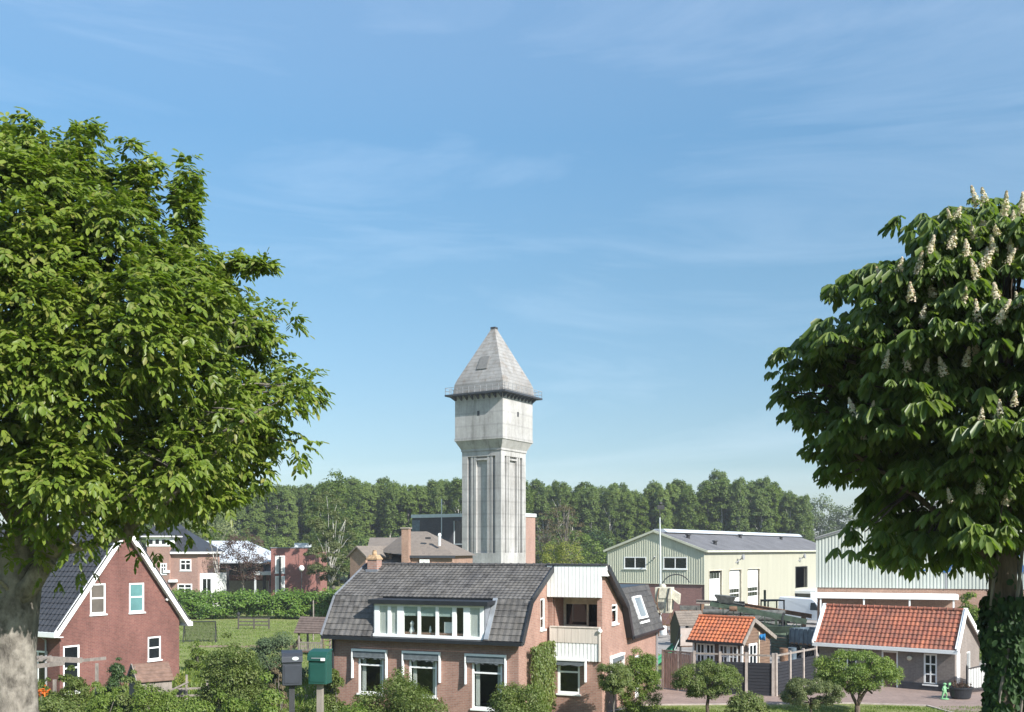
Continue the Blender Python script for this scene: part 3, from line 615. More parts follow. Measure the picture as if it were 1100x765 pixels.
    pr.box(.15, 2.62, h-.15, h-.02, 4.07, 4.13); pr.box(2.56, 2.62, h-.15, h-.02, 2.52, 4.07); pr.box(.14, .2, h-.15, h-.02, 3.3, 4.07); pr.build('balcony_parapet', M['parapet'], bo)
    pl = MB(); n = 12
    for i in range(n): pl.box(.36+i*2.2/n, .36+(i+1)*2.2/n-.05, h-.10, h-.06, 2.52, 3.35)
    pl.box(.36, 2.56, h-.058, h-.02, 2.54, 3.34); pl.build('balcony_cladding', M['white'], bo)
    window(t, FR((0, h, 0)), .5, 1.6, .95, 2.5, rows=(.66,), ft=.10)
    a = MB(); a.box(.38, 1.95, h-.24, h-.015, 2.52, 2.62); a.box(1.88, 1.95, h-.2, h-.02, 1.55, 2.52); ao = a.build('awning', M['white'], t)
    MB().prism([(.45, h-.2, 2.5), (.45, h-.2, 2.32), (.8, h-.2, 2.28), (1.2, h-.2, 2.33), (1.6, h-.2, 2.27), (1.86, h-.2, 2.33), (1.86, h-.2, 2.5)], (0, .06, 0)).build('canvas', M['canvas'], ao)
    # right side wall windows
    Rr = RT((b, 0, 0))
    window(t, Rr, 5.35, 6.35, 4.15, 5.1, rows=(.7,), ft=.09); window(t, Rr, 5.1, 6.8, 1.05, 2.45, cols=(.5,), ft=.09)
    a = MB(Rr); a.box(4.9, 7.0, -.2, -.015, 2.55, 2.66); a.box(4.9, 4.96, -.16, -.02, 1.7, 2.55); a.box(6.94, 7.0, -.16, -.02, 1.7, 2.55); ao = a.build('awning', M['white'], t)
    MB(Rr).box(5.0, 6.9, -.17, -.1, 2.34, 2.54).build('canvas', M['canvas'], ao)
    dd = MB(Rr); dd.box(9.6, 9.7, .01, .09, 0, 2.2); dd.box(10.4, 10.5, .01, .09, 0, 2.2); dd.box(9.7, 10.4, .01, .09, 2.1, 2.2); dd.box(9.7, 10.4, .03, .07, 0, .5); do2 = dd.build('side_door', M['white'], t)
    MB(Rr).box(9.68, 10.42, .045, .055, .48, 2.12).build('pane', M['glass_dark'], do2)
    # rear wing: steep tiled side with a skylight
    d = Vector((-.86, 0, 2.4)); rw = MB(); rw.tiles((b+.31, ER[0]-.6, 3.35), (0, 1, 0), d, vw-ER[0]+.85, d.length, cw=.3, rh=.32, clip=lambda u, v: u > .6-.38*v)
    rw.build('wing_roof', M['tile_dark'], t)
    wk = MB(); wk.hexa([(b+.2, ER[0], 3.3), (b+.2, vw+.2, 3.3), (b-.66, vw+.2, 5.7), (b-.66, ER[0]-.8, 5.7)], [(b+.05, ER[0], 3.3), (b+.05, vw+.2, 3.3), (b-.8, vw+.2, 5.7), (b-.8, ER[0]-.8, 5.7)])
    wk.box(-4, b-.6, ER[0]-1.4, vw+.2, 5.66, 5.76); wk.build('wing_roof_deck', M['anthracite'], t)
    gt = MB(); gt.box(b+.28, b+.42, ER[0], vw+.25, 3.24, 3.36); gt.build('wing_gutter', M['black'], t)
    sk = MB(); U = Vector((0, 1, 0)); Vv = d.normalized(); N = U.cross(Vv); O = Vector((b+.31, 10.1, 3.35))+N*.06
    def pl2(u0, u1, v0, v1, n0, n1, mb): mb.hexa([O+U*u0+Vv*v0+N*n0, O+U*u1+Vv*v0+N*n0, O+U*u1+Vv*v1+N*n0, O+U*u0+Vv*v1+N*n0], [O+U*u0+Vv*v0+N*n1, O+U*u1+Vv*v0+N*n1, O+U*u1+Vv*v1+N*n1, O+U*u0+Vv*v1+N*n1])
    pl2(0, .1, .75, 2.0, -.05, .08, sk); pl2(1.5, 1.6, .75, 2.0, -.05, .08, sk); pl2(.1, 1.5, .75, .85, -.05, .08, sk); pl2(.1, 1.5, 1.9, 2.0, -.05, .08, sk); pl2(0, 1.7, .5, .62, -.05, .05, sk)
    so = sk.build('skylight', M['white'], t); g2 = MB(); pl2(.08, 1.52, .82, 1.93, .0, .03, g2); g2.build('pane', M['roof_glass'], so)
    MB().box(b+.02, b+.12, vw-.2, vw-.1, -.3, 3.3).build('drainpipe', M['pipe'], t)
    an = MB(Rr); 
    for yy in (8.6, 9.15): an.bar((yy, -.03, 1.7), (yy+.1, -.03, 2.35), .07, .03); an.bar((yy+.18, -.03, 1.75), (yy-.1, -.03, 2.3), .05, .03)
    an.build('wall_anchor', M['iron'], t)
    MB(FR((0, h, 0))).lathe([(.05, 0), (.1, -.08), (.1, -.2), (.03, -.24)], 10, (2.62, 0, 3.95), 'y').build('wall_lamp', M['white'], t)
    return t
main_house()

# ------------------------------------------------------------------ brick house on the left
def left_house():
    t = thing('brick_house', 'dark red brick gabled house with steep black roof behind the left tree trunk', 'house', (-23.5, 52, 0), R(61-90))
    # local: gable wall faces +x, runs along +y from 0 to 8; front wall faces -y, runs to -x
    Wd = 8.0; ze = 4.0; zr = 9.0; Ln = 10.5
    wins = [(1.85, 2.85, 4.24, 5.9), (4.4, 5.45, 4.2, 5.86), (.2, 1.2, .2, 2.7), (5.7, 6.65, 1.4, 2.75)]
    w = MB(RT((0, 0, 0))); w.wall([(0, -.3), (Wd, -.3), (Wd, ze-.1), (Wd/2, zr-.1), (0, ze-.1)], wins)
    w.M = FR((0, 0, 0)); w.wall([(-Ln, -.3), (0, -.3), (0, ze), (-Ln, ze)], [(-2.6, -1.0, .2, 2.4), (-6, -4.4, .9, 2.4)])
    w.M = BK((0, Wd, 0)); w.wall([(0, -.3), (Ln, -.3), (Ln, ze), (0, ze)])
    w.M = LF((-Ln, 0, 0)); w.wall([(-Wd, -.3), (0, -.3), (0, ze-.1), (-Wd/2, zr-.1), (-Wd, ze-.1)])
    w.M = Matrix(); w.build('wall', M['brick_left'], t, recalc=False)
    ov = .42; dz = (zr-ze)/(Wd/2); e0 = ze-dz*ov; xr = .32
    rf = MB(); sl = Vector((0, Wd/2+ov, zr-e0))
    rf.tiles((-Ln-.3, -ov, e0), (1, 0, 0), sl, Ln+.3+xr, sl.length, cw=.33, rh=.36, amp=.065, step=.035, seg=6)
    s2 = Vector((0, -Wd/2-ov, zr-e0)); rf.tiles((xr, Wd+ov, e0), (-1, 0, 0), s2, Ln+.3+xr, s2.length)
    ro = rf.build('roof', M['tile_black'], t)
    dk = MB()
    for sg, y in ((1, -ov), (-1, Wd+ov)):
        dk.hexa([(-Ln-.3, y, e0-.02), (xr, y, e0-.02), (xr, Wd/2, zr-.02), (-Ln-.3, Wd/2, zr-.02)], [(-Ln-.3, y, e0-.2), (xr, y, e0-.2), (xr, Wd/2, zr-.2), (-Ln-.3, Wd/2, zr-.2)])
    dk.build('roof_deck', M['white'], ro)
    MB().tube([(-Ln-.3, Wd/2, zr+.04), (xr+.03, Wd/2, zr+.04)], .11, 8).build('ridge', M['tile_black'], ro)
    for y in (-ov-.02, Wd+ov+.02): MB().bar((xr+.03, y, e0-.1), (xr+.03, Wd/2, zr-.1), .06, .34, up=(0, 1, .8)).build('bargeboard', M['white'], t)
    vt = MB()
    for y in (-ov-.02, Wd+ov+.02): vt.bar((xr+.02, y, e0+.09), (xr+.02, Wd/2, zr+.09), .12, .07, up=(0, 1, .8))
    vt.build('verge_tile', M['tile_black'], ro)
    g = MB(); g.box(-Ln-.3, xr+.1, -ov-.22, -ov+.05, e0-.26, e0-.02); g.box(-Ln-.3, xr, -ov-.1, -.01, e0-.3, e0-.262); g.box(-.5, xr+.12, Wd+ov-.1, Wd+ov+.22, e0-.26, e0-.02); g.build('gutter', M['white'], t)
    MB().tube([(-1.0, -ov-.05, e0-.2), (-1.0, -.09, e0-.5), (-1.0, -.09, 0)], .05, 8).build('drainpipe', M['pipe'], t)
    for (x0, x1, z0, z1), gm in zip(wins, ('glass_brown', 'glass_teal', 'glass_dark', 'glass_dark')):
        window(t, RT((0, 0, 0)), x0, x1, z0, z1, glass=gm, rows=(.52,), ft=.1)
    f = window(t, FR((0, 0, 0)), -2.6, -1.0, .2, 2.4, glass='glass_dark', cols=(.5,), ft=.1); window(t, FR((0, 0, 0)), -6, -4.4, .9, 2.4, glass='glass_dark', ft=.1)
    lm = MB(); lm.lathe([(.05, 0), (.09, .05), (.06, .16)], 8, (.1, 7.0, 4.75)); lm.build('wall_lamp', M['white'], t)
    return t
left_house()

# ------------------------------------------------------------------ water tower
def tower():
    t = thing('water_tower', 'tall square concrete water tower with ribbed shaft, overhanging tank and pointed weathered roof', 'water tower', (-2.68, 150, 0), R(-32))
    s = 3.45; core = s-.42; zb, zt = 7.2, 21.4
    m = MB(); m.box(-core, core, -core, core, 0, 22.2)
    for k in range(4):
        m.M = Matrix.Rotation(k*math.pi/2, 4, 'Z') @ FR((0, -s, 0))
        w = 2*s
        for a, c in ((.0, .145), (.225, .275), (.305, .36), (.64, .695), (.725, .775), (.855, 1.0)):
            m.box(-s+a*w+(.42 if a == 0 else 0), -s+c*w-(.42 if c == 1 else 0), 0 if (a == 0 or c == 1) else .06, .418, zb, zt)
        for a, c in ((.275, .305), (.695, .725)): m.box(-s+a*w+.003, -s+c*w-.003, .2, .419, zb, zt)
        m.box(-s+.42, s-.42, 0, .42, 0, zb); m.box(-s+.42, s-.42, 0, .42, zt, 22.2)
        for a, c in ((.36, .64),): m.box(-s+a*w, -s+c*w, .05, .418, zt-.55, zt-.3)
    m.M = Matrix()
    for sx in (-1, 1):
        for sy in (-1, 1): m.box(min(sx*core, sx*s), max(sx*core, sx*s), min(sy*core, sy*s), max(sy*core, sy*s), 0, 22.2)
    m.build('shaft', M['concrete'], t)
    fl = MB(); a, c = s+.004, 4.2
    fl.box(-a-.1, a+.1, -a-.1, a+.1, 22.2, 22.5); fl.hexa([(-a-.1, -a-.1, 22.5), (a+.1, -a-.1, 22.5), (a+.1, a+.1, 22.5), (-a-.1, a+.1, 22.5)], [(-c, -c, 23.75), (c, -c, 23.75), (c, c, 23.75), (-c, c, 23.75)]); fl.build('corbel', M['concrete'], t)
    tk = MB(); tk.box(-c, c, -c, c, 23.75, 30.35)
    for k in range(4):
        tk.M = Matrix.Rotation(k*math.pi/2, 4, 'Z') @ FR((0, -c, 0)); tk.box(-c-.05, c+.05 if 0 else c, -.08, .0, 23.75, 24.15)
    tk.M = Matrix(); tk.build('tank', M['concrete'], t)
    vt = MB()
    for k in range(4):
        vt.M = Matrix.Rotation(k*math.pi/2, 4, 'Z') @ FR((0, -c, 0)); vt.box(-.22, .18, -.03, .1, 27.3, 28.0)
    vt.M = Matrix(); vt.build('vent', M['iron'], t)
    g = 5.3; gl = MB(); gl.box(-g, g, -g, g, 30.35, 30.6)
    for k in range(4):
        gl.M = Matrix.Rotation(k*math.pi/2, 4, 'Z')
        for i in range(9): x = -c+.2+i*(2*c-.4)/8; gl.hexa([(x-.1, -c-.05, 29.7), (x+.1, -c-.05, 29.7), (x+.1, -c+.1, 29.7), (x-.1, -c+.1, 29.7)], [(x-.1, -g+.1, 30.345), (x+.1, -g+.1, 30.345), (x+.1, -c+.1, 30.345), (x-.1, -c+.1, 30.345)])
    gl.M = Matrix(); go = gl.build('gallery', M['anthracite'], t)
    r = MB()
    for k in range(4):
        r.M = Matrix.Rotation(k*math.pi/2, 4, 'Z')
        for z in (31.1, 31.6): r.bar((-g, -g+.08, z), (g, -g+.08, z), .05)
        for i in range(11): x = -g+.08+i*(2*g-.16)/10; r.bar((x, -g+.08, 30.6), (x, -g+.08, 31.62), .05)
    r.M = Matrix(); r.build('railing', M['pipe'], go)
    prof = [(4.42, 30.6), (4.24, 32.2), (3.95, 32.95), (.42, 40.5), (.36, 40.75)]
    rf = MB()
    for (a, z0), (b_, z1) in zip(prof, prof[1:]):
        q = lambda r_, z: [(-r_, -r_, z), (r_, -r_, z), (r_, r_, z), (-r_, r_, z)]
        rf.add(q(a, z0)+q(b_, z1), [(0, 1, 5, 4), (1, 2, 6, 5), (2, 3, 7, 6), (3, 0, 4, 7)])
    rf.add([(-.36, -.36, 40.75), (.36, -.36, 40.75), (.36, .36, 40.75), (-.36, .36, 40.75)], [(0, 1, 2, 3)]); rf.build('roof', M['tower_roof'], t)
    MB().box(-.4, .4, -.4, .4, 40.7, 41.0).build('roof_cap', M['iron'], t)
    ht = MB(); n = Vector((0, -6.6, 3.13)).normalized(); ht.hexa([(-.85, -3.42, 34.2), (.95, -3.42, 34.2), (.85, -2.45, 36.2), (-.7, -2.45, 36.2)], [(-.85, -3.5, 34.26), (.95, -3.5, 34.26), (.85, -2.53, 36.26), (-.7, -2.53, 36.26)]); ht.build('roof_hatch', M['patch'], t)
tower()

# ------------------------------------------------------------------ brick block behind the tower, shade painted dark
def block():
    t = thing('office_block', 'flat-roofed shade-dark brick and glass block standing right behind the water tower', 'building', (0, 158, 0), R(-32))
    L, Wd, z = 19.8, 7.2, 13.0
    w = MB(FR((0, 0, 0))); w.wall([(-L, 0), (0, 0), (0, z), (-L, z)], [(-11.4, -6, 7.3, 12.4)], .4); w.M = LF((-L, 0, 0)); w.wall([(-Wd, 0), (0, 0), (0, z), (-Wd, z)]); w.M = BK((0, Wd, 0)); w.wall([(0, 0), (L, 0), (L, z), (0, z)]); w.M = Matrix(); w.build('wall', M['brick_dark'], t, recalc=False)  # faces in shade: the shade is put into the dark bluish brick
    MB(RT((0, 0, 0))).wall([(0, 0), (Wd, 0), (Wd, z), (0, z)]).build('side_wall', M['brick_far'], t, recalc=False)
    r = MB(); r.box(-L-.15, .15, -.15, Wd+.15, z, z+.55); r.build('roof_edge', M['steel_pale'], t)
    gz_ = MB(); gz_.box(-11.4, -6, .25, .3, 7.3, 12.4); gz_.build('window', M['glass_dark'], t)
    fr = MB(); [fr.box(x-.08, x+.08, .12, .24, 7.3, 12.4) for x in (-11.3, -9.6, -7.9, -6.1)]; fr.box(-11.3, -9.6, .12, .24, 8.5, 8.65); fr.box(-9.6, -8.0, .14, .24, 9.9, 10.05); fr.build('window_frame', M['steel_pale'], t)
    MB().box(-L-.02, -L+1.6, -.05, -.01, 8.5, 12.6).build('blue_glass_corner', M['slate_blue'], t)
    MB().box(-13.5, -3, -2.5, -.02, 6.6, 7.25).build('canopy', M['zinc'], t)
    MB().tube([(-13.6, -.15, 0), (-13.6, -.15, 16)], .08, 6).build('flue', M['steel_pale'], t)
    MB(RT((0, 0, 0))).box(1.5, 3.6, -.06, -.003, 12.1, 12.5).build('sign_plate', M['iron'], t)
block()

# ------------------------------------------------------------------ farm halls
def green_hall():
    t = thing('farm_hall', 'farm hall with olive green gable, pale yellow wall, white doors and grey roof', 'hall', (19.26, 100, 0), R(-33.5))
    Wd, L, ze, zr, zb = 11.0, 46.0, 7.56, 9.6, 4.35
    gw = [(-8.97, -6.4, 5.72, 6.95), (-4.49, -1.85, 5.72, 6.95)]
    b = MB(FR((0, 0, 0))); b.wall([(-Wd, 0), (0, 0), (0, zb), (-Wd, zb)]); b.M = LF((-Wd, 0, 0)); b.wall([(-L, 0), (0, 0), (0, ze), (-L, ze)]); b.M = BK((0, L, 0)); b.wall([(0, 0), (Wd, 0), (Wd, ze), (Wd/2, zr), (0, ze)]); b.M = Matrix(); b.build('brick_base', M['brick_pink'], t, recalc=False)
    top = lambda x: ze+(zr-ze)*(1-abs(x+Wd/2)/(Wd/2))
    g = MB(FR((0, -.05, 0))); g.corrugated(Wd+.02, zb-.1, top, .26, .035, x0=-Wd, holes=gw); g.M = Matrix(); g.box(-Wd, .0, -.12, -.02, zb-.16, zb-.1); g.build('gable_cladding', M['green_clad'], t, recalc=False)
    for x0, x1, z0, z1 in gw: window(t, FR((0, -.1, 0)), x0, x1, z0, z1, glass='glass_dark', cols=(.5,), ft=.1, th=.1, y0=0)
    doors = [(1.1, 4.5), (6.6, 10.1), (12.0, 15.8)]; dk = (28.8, 33.3, 2.9, 5.5)
    y = MB(RT((.0, 0, 0))); holes = [(a, c, 0, 5.55) for a, c in doors]+[dk]
    y.wall([(-.07, -.2), (L, -.2), (L, ze), (-.07, ze)], holes, .35)
    y.M = RT((.02, 0, 0)); y.M = Matrix(); y.build('long_wall', M['yellow_clad'], t, recalc=False)
    Rt = RT((0, 0, 0))
    for i, (a, c) in enumerate(doors):
        m = MB(Rt); z0 = 2.0 if i == 0 else 0.0
        for k in range(int((5.5-z0)/.55)): m.box(a+.05, c-.05, .2, .25, z0+k*.55, z0+k*.55+.54)
        d = m.build('overhead_door', M['white'], t, recalc=True)
        ws = [(4.75, 5.35)] if i == 0 else [(2.55, 2.98), (3.1, 3.5)]
        p = MB(Rt)
        for za, zb_ in ws:
            for k in range(4): x0 = a+.2+k*(c-a-.4)/4; p.box(x0+.05, x0+(c-a-.4)/4-.05, .17, .198, za, zb_)
        p.build('door_window', M['glass_dark'], d)
        j = MB(Rt); j.box(a-.1, a, -.05, .3, 0, 5.65); j.box(c, c+.1, -.05, .3, 0, 5.65); j.box(a, c, -.06, .3, 5.55, 5.65); j.build('door_frame', M['cream'], d)
    MB(Rt).box(.5, L-1, 4.0, 4.2, 0, 7).build('inner_wall', M['brick_dark'], t)
    k = MB(Rt); k.box(dk[0]-.15, dk[0], -.05, .3, 2.9, 5.6); k.box(dk[1], dk[1]+.15, -.05, .3, 2.9, 5.6); k.box(dk[0], dk[1], -.05, .3, 5.5, 5.6); k.build('doorway_frame', M['iron'], t)
    MB(Rt).box(dk[0]-.4, L, -2.6, 0, 2.3, 2.6).build('loading_platform', M['steel_pale'], t)
    MB(Rt).box(dk[0]-.2, L, -.3, -.01, .1, 2.28).build('loading_bay', M['black'], t)
    for yy in (8.4, 29.8):
        lm = MB(Rt); lm.bar((yy, 0, 6.3), (yy+.5, -.5, 6.75), .1); lm.lathe([(.03, 0), (.28, -.15), (.3, -.3)], 8, (yy+.5, -.45, 6.9), 'y'); lm.build('wall_light', M['pipe'], t)
    lm = MB(FR((0, -.1, 0))); lm.bar((-5.6, 0, 6.7), (-5.2, -.5, 7.0), .1); lm.build('wall_light', M['pipe'], t)
    r = MB(); nz = 26
    for sg in (0, 1):
        xe, xm = (.3, -Wd/2) if sg == 0 else (-Wd-.3, -Wd/2); ze2 = ze-(zr-ze)/(Wd/2)*.3
        for i in range(int(L/.5)):
            y0 = -.25+i*.5; 
            for (ya, yb, za, zb2) in ((y0, y0+.38, 0, 0), (y0+.38, y0+.44, 0, .05), (y0+.44, y0+.5, .05, 0)):
                r.add([(xe, ya, ze2+.08+za), (xe, yb, ze2+.08+zb2), (xm, yb, zr+.08+zb2), (xm, ya, zr+.08+za)], [(0, 1, 2, 3)])
    ro = r.build('roof', M['sheet_roof'], t, recalc=False)
    e = MB(); e.box(.26, .42, -.3, L, ze-.12, ze+.06); e.bar((.3, -.28, ze-.02), (-Wd/2, -.28, zr+.02), .08, .22, up=(1, 0, 1)); e.bar((-Wd-.3, -.28, ze-.02), (-Wd/2, -.28, zr+.02), .08, .22, up=(-1, 0, 1)); e.build('roof_trim', M['green_clad'], t)
    s = MB(); s.prism([(-Wd/2-1.0, 1, zr-.1), (-Wd/2+1.0, 1, zr-.1), (-Wd/2+.5, 1, zr+.26), (-Wd/2-.5, 1, zr+.26)], (0, L-1, 0)); s.build('ridge_skylight', M['white_roof'], ro)
    for yy, fr_ in ((3.5, .4), (6.5, .72), (20, .3), (34, .35)):
        x = -Wd/2+(Wd/2)*fr_; z = zr-(zr-ze)*fr_; v = MB(); v.lathe([(.2, 0), (.2, .35), (.32, .38), (.3, .5)], 10, (x, yy, z+.05)); v.build('roof_vent', M['iron'], ro)
green_hall()

def text_mesh(body, size, Mx, mat, parent, name='lettering', depth=.03):
    cu = bpy.data.curves.new(name, 'FONT'); cu.body = body; cu.size = size; cu.extrude = depth; cu.offset = .02*size
    tmp = bpy.data.objects.new(name+'_tmp', cu); col.objects.link(tmp)
    me = bpy.data.meshes.new_from_object(tmp.evaluated_get(bpy.context.evaluated_depsgraph_get())); bpy.data.objects.remove(tmp); bpy.data.curves.remove(cu)
    me.materials.clear(); me.materials.append(mat); me.name = name
    o = bpy.data.objects.new(name, me); col.objects.link(o); o.parent = parent; o.matrix_local = Mx @ Matrix.Rotation(math.pi/2, 4, 'X'); return o

def mint_hall():
    t = thing('farm_hall', 'large pale mint ribbed hall with blue lettering behind the orange-roofed cottage', 'hall', (24.4, 80, 0), R(-17))
    Wd, L, ze, zr, zb = 22.0, 9.0, 8.6, 12.0, 4.7
    top = lambda x: ze+(zr-ze)*(1-abs(x-Wd/2)/(Wd/2))
    b = MB(FR((0, 0, 0))); b.wall([(0, 0), (Wd, 0), (Wd, zb), (0, zb)], [(1, 9.5, .3, 3.0), (11, 14, 0, 2.6), (16, 21, 1, 3)]); b.M = LF((0, 0, 0)); b.wall([(-L, 0), (0, 0), (0, ze), (-L, ze)]); b.M = RT((Wd, 0, 0)); b.wall([(0, 0), (L, 0), (L, ze), (0, ze)]); b.M = BK((Wd, L, 0)); b.wall([(0, 0), (Wd, 0), (Wd, ze), (Wd/2, zr), (0, ze)]); b.M = Matrix(); b.build('brick_base', M['brick_house'], t, recalc=False)
    for a, c, e_, f in ((1, 9.5, .3, 3.0), (11, 14, 0, 2.6), (16, 21, 1, 3)): window(t, FR((0, 0, 0)), a, c, e_, f, glass='glass_dark', cols=(.25, .5, .75) if c-a > 4 else (.5,), ft=.1, frame='anthracite')
    g = MB(FR((0, -.06, 0))); g.corrugated(Wd, zb, top, .25, .035); g.M = Matrix(); g.build('gable_cladding', M['mint_clad'], t, recalc=False)
    tr = MB(); tr.bar((-.1, -.2, ze+.02), (Wd/2, -.2, zr+.05), .12, .2, up=(-1, 0, 1)); tr.bar((Wd+.1, -.2, ze+.02), (Wd/2, -.2, zr+.05), .12, .2, up=(1, 0, 1)); tr.box(-.1, .04, -.14, -.02, zb, ze); tr.build('roof_trim', M['mint_clad'], t)
    r = MB(); r.hexa([(-.2, -.3, ze-.06), (Wd/2, -.3, zr), (Wd/2, L, zr), (-.2, L, ze-.06)], [(-.2, -.3, ze+.06), (Wd/2, -.3, zr+.12), (Wd/2, L, zr+.12), (-.2, L, ze+.06)]); r.hexa([(Wd+.2, -.3, ze-.06), (Wd/2+.01, -.3, zr), (Wd/2+.01, L, zr), (Wd+.2, L, ze-.06)], [(Wd+.2, -.3, ze+.06), (Wd/2+.01, -.3, zr+.12), (Wd/2+.01, L, zr+.12), (Wd+.2, L, ze+.06)]); r.build('roof', M['sheet_roof'], t)
    c = MB(); c.box(-.5, 10.2, -1.7, -.02, 3.92, 4.32); c.build('canopy', M['white'], t)
    p = MB(); [p.box(x, x+.12, -1.6, -1.48, 0, 3.91) for x in (.2, 3.4, 6.7, 9.8)]; p.build('canopy_post', M['white'], t)
    # visible lettering: a dash, OT below, D and O above right, UK lower right
    def px2x(px): 
        k = (px-550)/F; return (80*k-24.4)/(math.cos(R(17))+math.sin(R(17))*k)
    y = -.115
    bar = MB(); x = px2x(979); bar.box(x, x+1.0, y-.02, y+.03, 6.05, 6.17); bar.build('lettering_dash', M['blue_text'], t)
    text_mesh('OT', .85, Matrix.Translation((px2x(1011), y, 5.95)), M['blue_text'], t)
    text_mesh('D O', 1.1, Matrix.Translation((px2x(1086), y, 7.2)), M['blue_text'], t)
    text_mesh('UK', .85, Matrix.Translation((px2x(1090), y, 5.95)), M['blue_text'], t)
    jb = MB(); x = px2x(1015.5); jb.box(x, x+.1, -.125, -.1, zb, 6.0); jb.build('downpipe', M['pipe'], t)
mint_hall()

# ------------------------------------------------------------------ cottage with orange-red roof
def cottage():
    t = thing('cottage', 'low grey-brown cottage with orange-red pantile roof and white bargeboards beside the ivy-clad trunk', 'cottage', (23.9, 54, 0), R(-38))
    L = -7.5; ze = 2.35; RG = (1.45, 4.37); EB = (5.3, 2.35); sl = (RG[1]-ze)/(RG[0]+.28)
    hole = [(-1.62, -.92, .35, 2.02), (-3.9, -3.0, .02, 2.05), (-6.4, -5.3, .9, 2.0)]
    sh = [(.3, .95, 0.05, 2.05), (2.5, 3.3, .95, 2.0)]
    w = MB(FR((0, 0, 0))); w.wall([(L, -.2), (0, -.2), (0, ze+.25), (L, ze+.25)], hole); w.M = BK((0, EB[0], 0)); w.wall([(0, -.2), (-L, -.2), (-L, ze), (0, ze)])
    w.M = LF((L, 0, 0)); w.wall([(-EB[0], -.2), (0, -.2), (0, ze+.2), (-RG[0], RG[1]-.1), (-EB[0], EB[1])]); w.M = RT((0, 0, 0)); w.wall([(0, -.2), (EB[0], -.2), (EB[0], EB[1]), (RG[0], RG[1]-.1), (0, ze+.2)], sh); w.M = Matrix(); w.build('wall', M['plaster_grey'], t, recalc=False)
    pl = MB(); pl.box(L-.02, -4.0, -.04, -.003, -.2, .4); pl.box(-2.9, .02, -.04, -.003, -.2, .4); pl.build('plinth', M['anthracite'], t)
    rf = MB(); d = Vector((0, RG[0]+.28, RG[1]-ze+.05)); rf.tiles((L-.2, -.28, ze-.05), (1, 0, 0), d, -L+.4, d.length, cw=.25, rh=.31, amp=.035, step=.04, seg=6)
    d2 = Vector((0, RG[0]-EB[0]-.3, RG[1]-2.2)); rf.tiles((.2, EB[0]+.3, 2.2), (-1, 0, 0), d2, -L+.4, d2.length, cw=.25, rh=.31); ro = rf.build('roof', M['tile_red'], t)
    dk = MB(); q = lambda z: [(L-.2, -.28, ze-.07+z), (.2, -.28, ze-.07+z), (.2, RG[0], RG[1]-.02+z), (L-.2, RG[0], RG[1]-.02+z)]; dk.hexa(q(-.1), q(0)); q = lambda z: [(L-.2, EB[0]+.3, 2.18+z), (.2, EB[0]+.3, 2.18+z), (.2, RG[0]+.005, RG[1]-.02+z), (L-.2, RG[0]+.005, RG[1]-.02+z)]; dk.hexa(q(-.1), q(0)); dk.build('roof_deck', M['timber_grey'], ro)
    rd = MB(); rd.tube([(L-.2, RG[0], RG[1]+.03), (.2, RG[0], RG[1]+.03)], .1, 8); [rd.lathe([(.11, 0), (.13, .04), (.11, .08)], 8, (L-.1+i*.4, RG[0], RG[1]+.03), 'x') for i in range(19)]; rd.build('ridge', M['tile_red'], ro)
    vb = MB()
    for x in (L-.23, .23):
        vb = MB(); vb.bar((x, -.34, ze-.13), (x, RG[0], RG[1]+.02), .07, .30, up=(0, -1, .8)); vb.bar((x, EB[0]+.35, 2.15), (x, RG[0], RG[1]), .07, .28, up=(0, 1, 1.5)); x2 = x-.03 if x > 0 else x+.03; vb.bar((x2, -.34, ze+.04), (x2, RG[0], RG[1]+.13), .22, .05, up=(0, -1, .8)); vb.build('bargeboard', M['white'], t)
    MB().box(L-.25, .25, -.42, -.27, ze-.24, ze-.04).build('gutter', M['white'], t)
    window(t, FR((0, 0, 0)), *hole[0], glass='glass_dark', cols=(.5,), rows=(.33, .66), ft=.09); window(t, FR((0, 0, 0)), *hole[2], glass='glass_dark', cols=(.5,), ft=.09)
    d = MB(); a, c, e_, f = hole[1]; d.box(a, a+.09, .02, .1, e_, f); d.box(c-.09, c, .02, .1, e_, f); d.box(a+.09, c-.09, .02, .1, f-.09, f); dd = d.build('door_frame', M['white'], t); MB().box(a+.09, c-.09, .05, .08, e_, f-.09).build('door', M['timber_red'], dd)
    dw = MB(RT((0, 0, 0))); a, c, e_, f = sh[0]; dw.box(a, a+.1, -.03, .1, e_, f); dw.box(c-.1, c, -.03, .1, e_, f); dw.box(a+.1, c-.1, -.03, .1, f-.1, f); dw.box(a+.1, c-.1, .03, .08, e_, f-.1); dw.build('side_door', M['white'], t)
    window(t, RT((0, 0, 0)), *sh[1], glass='glass_dark', cols=(.5,), ft=.09)
    lm = MB(); lm.lathe([(.05, 0), (.13, -.05), (.13, -.16), (.05, -.2)], 12, (-2.35, 0, 1.72), 'y'); lm.build('wall_lamp', M['cream'], t)
    lk_ = MB(RT((0, 0, 0))); lk_.box(.55, .75, -.16, 0, 3.15, 3.4); lk_.build('gable_lamp', M['iron'], t)
cottage()

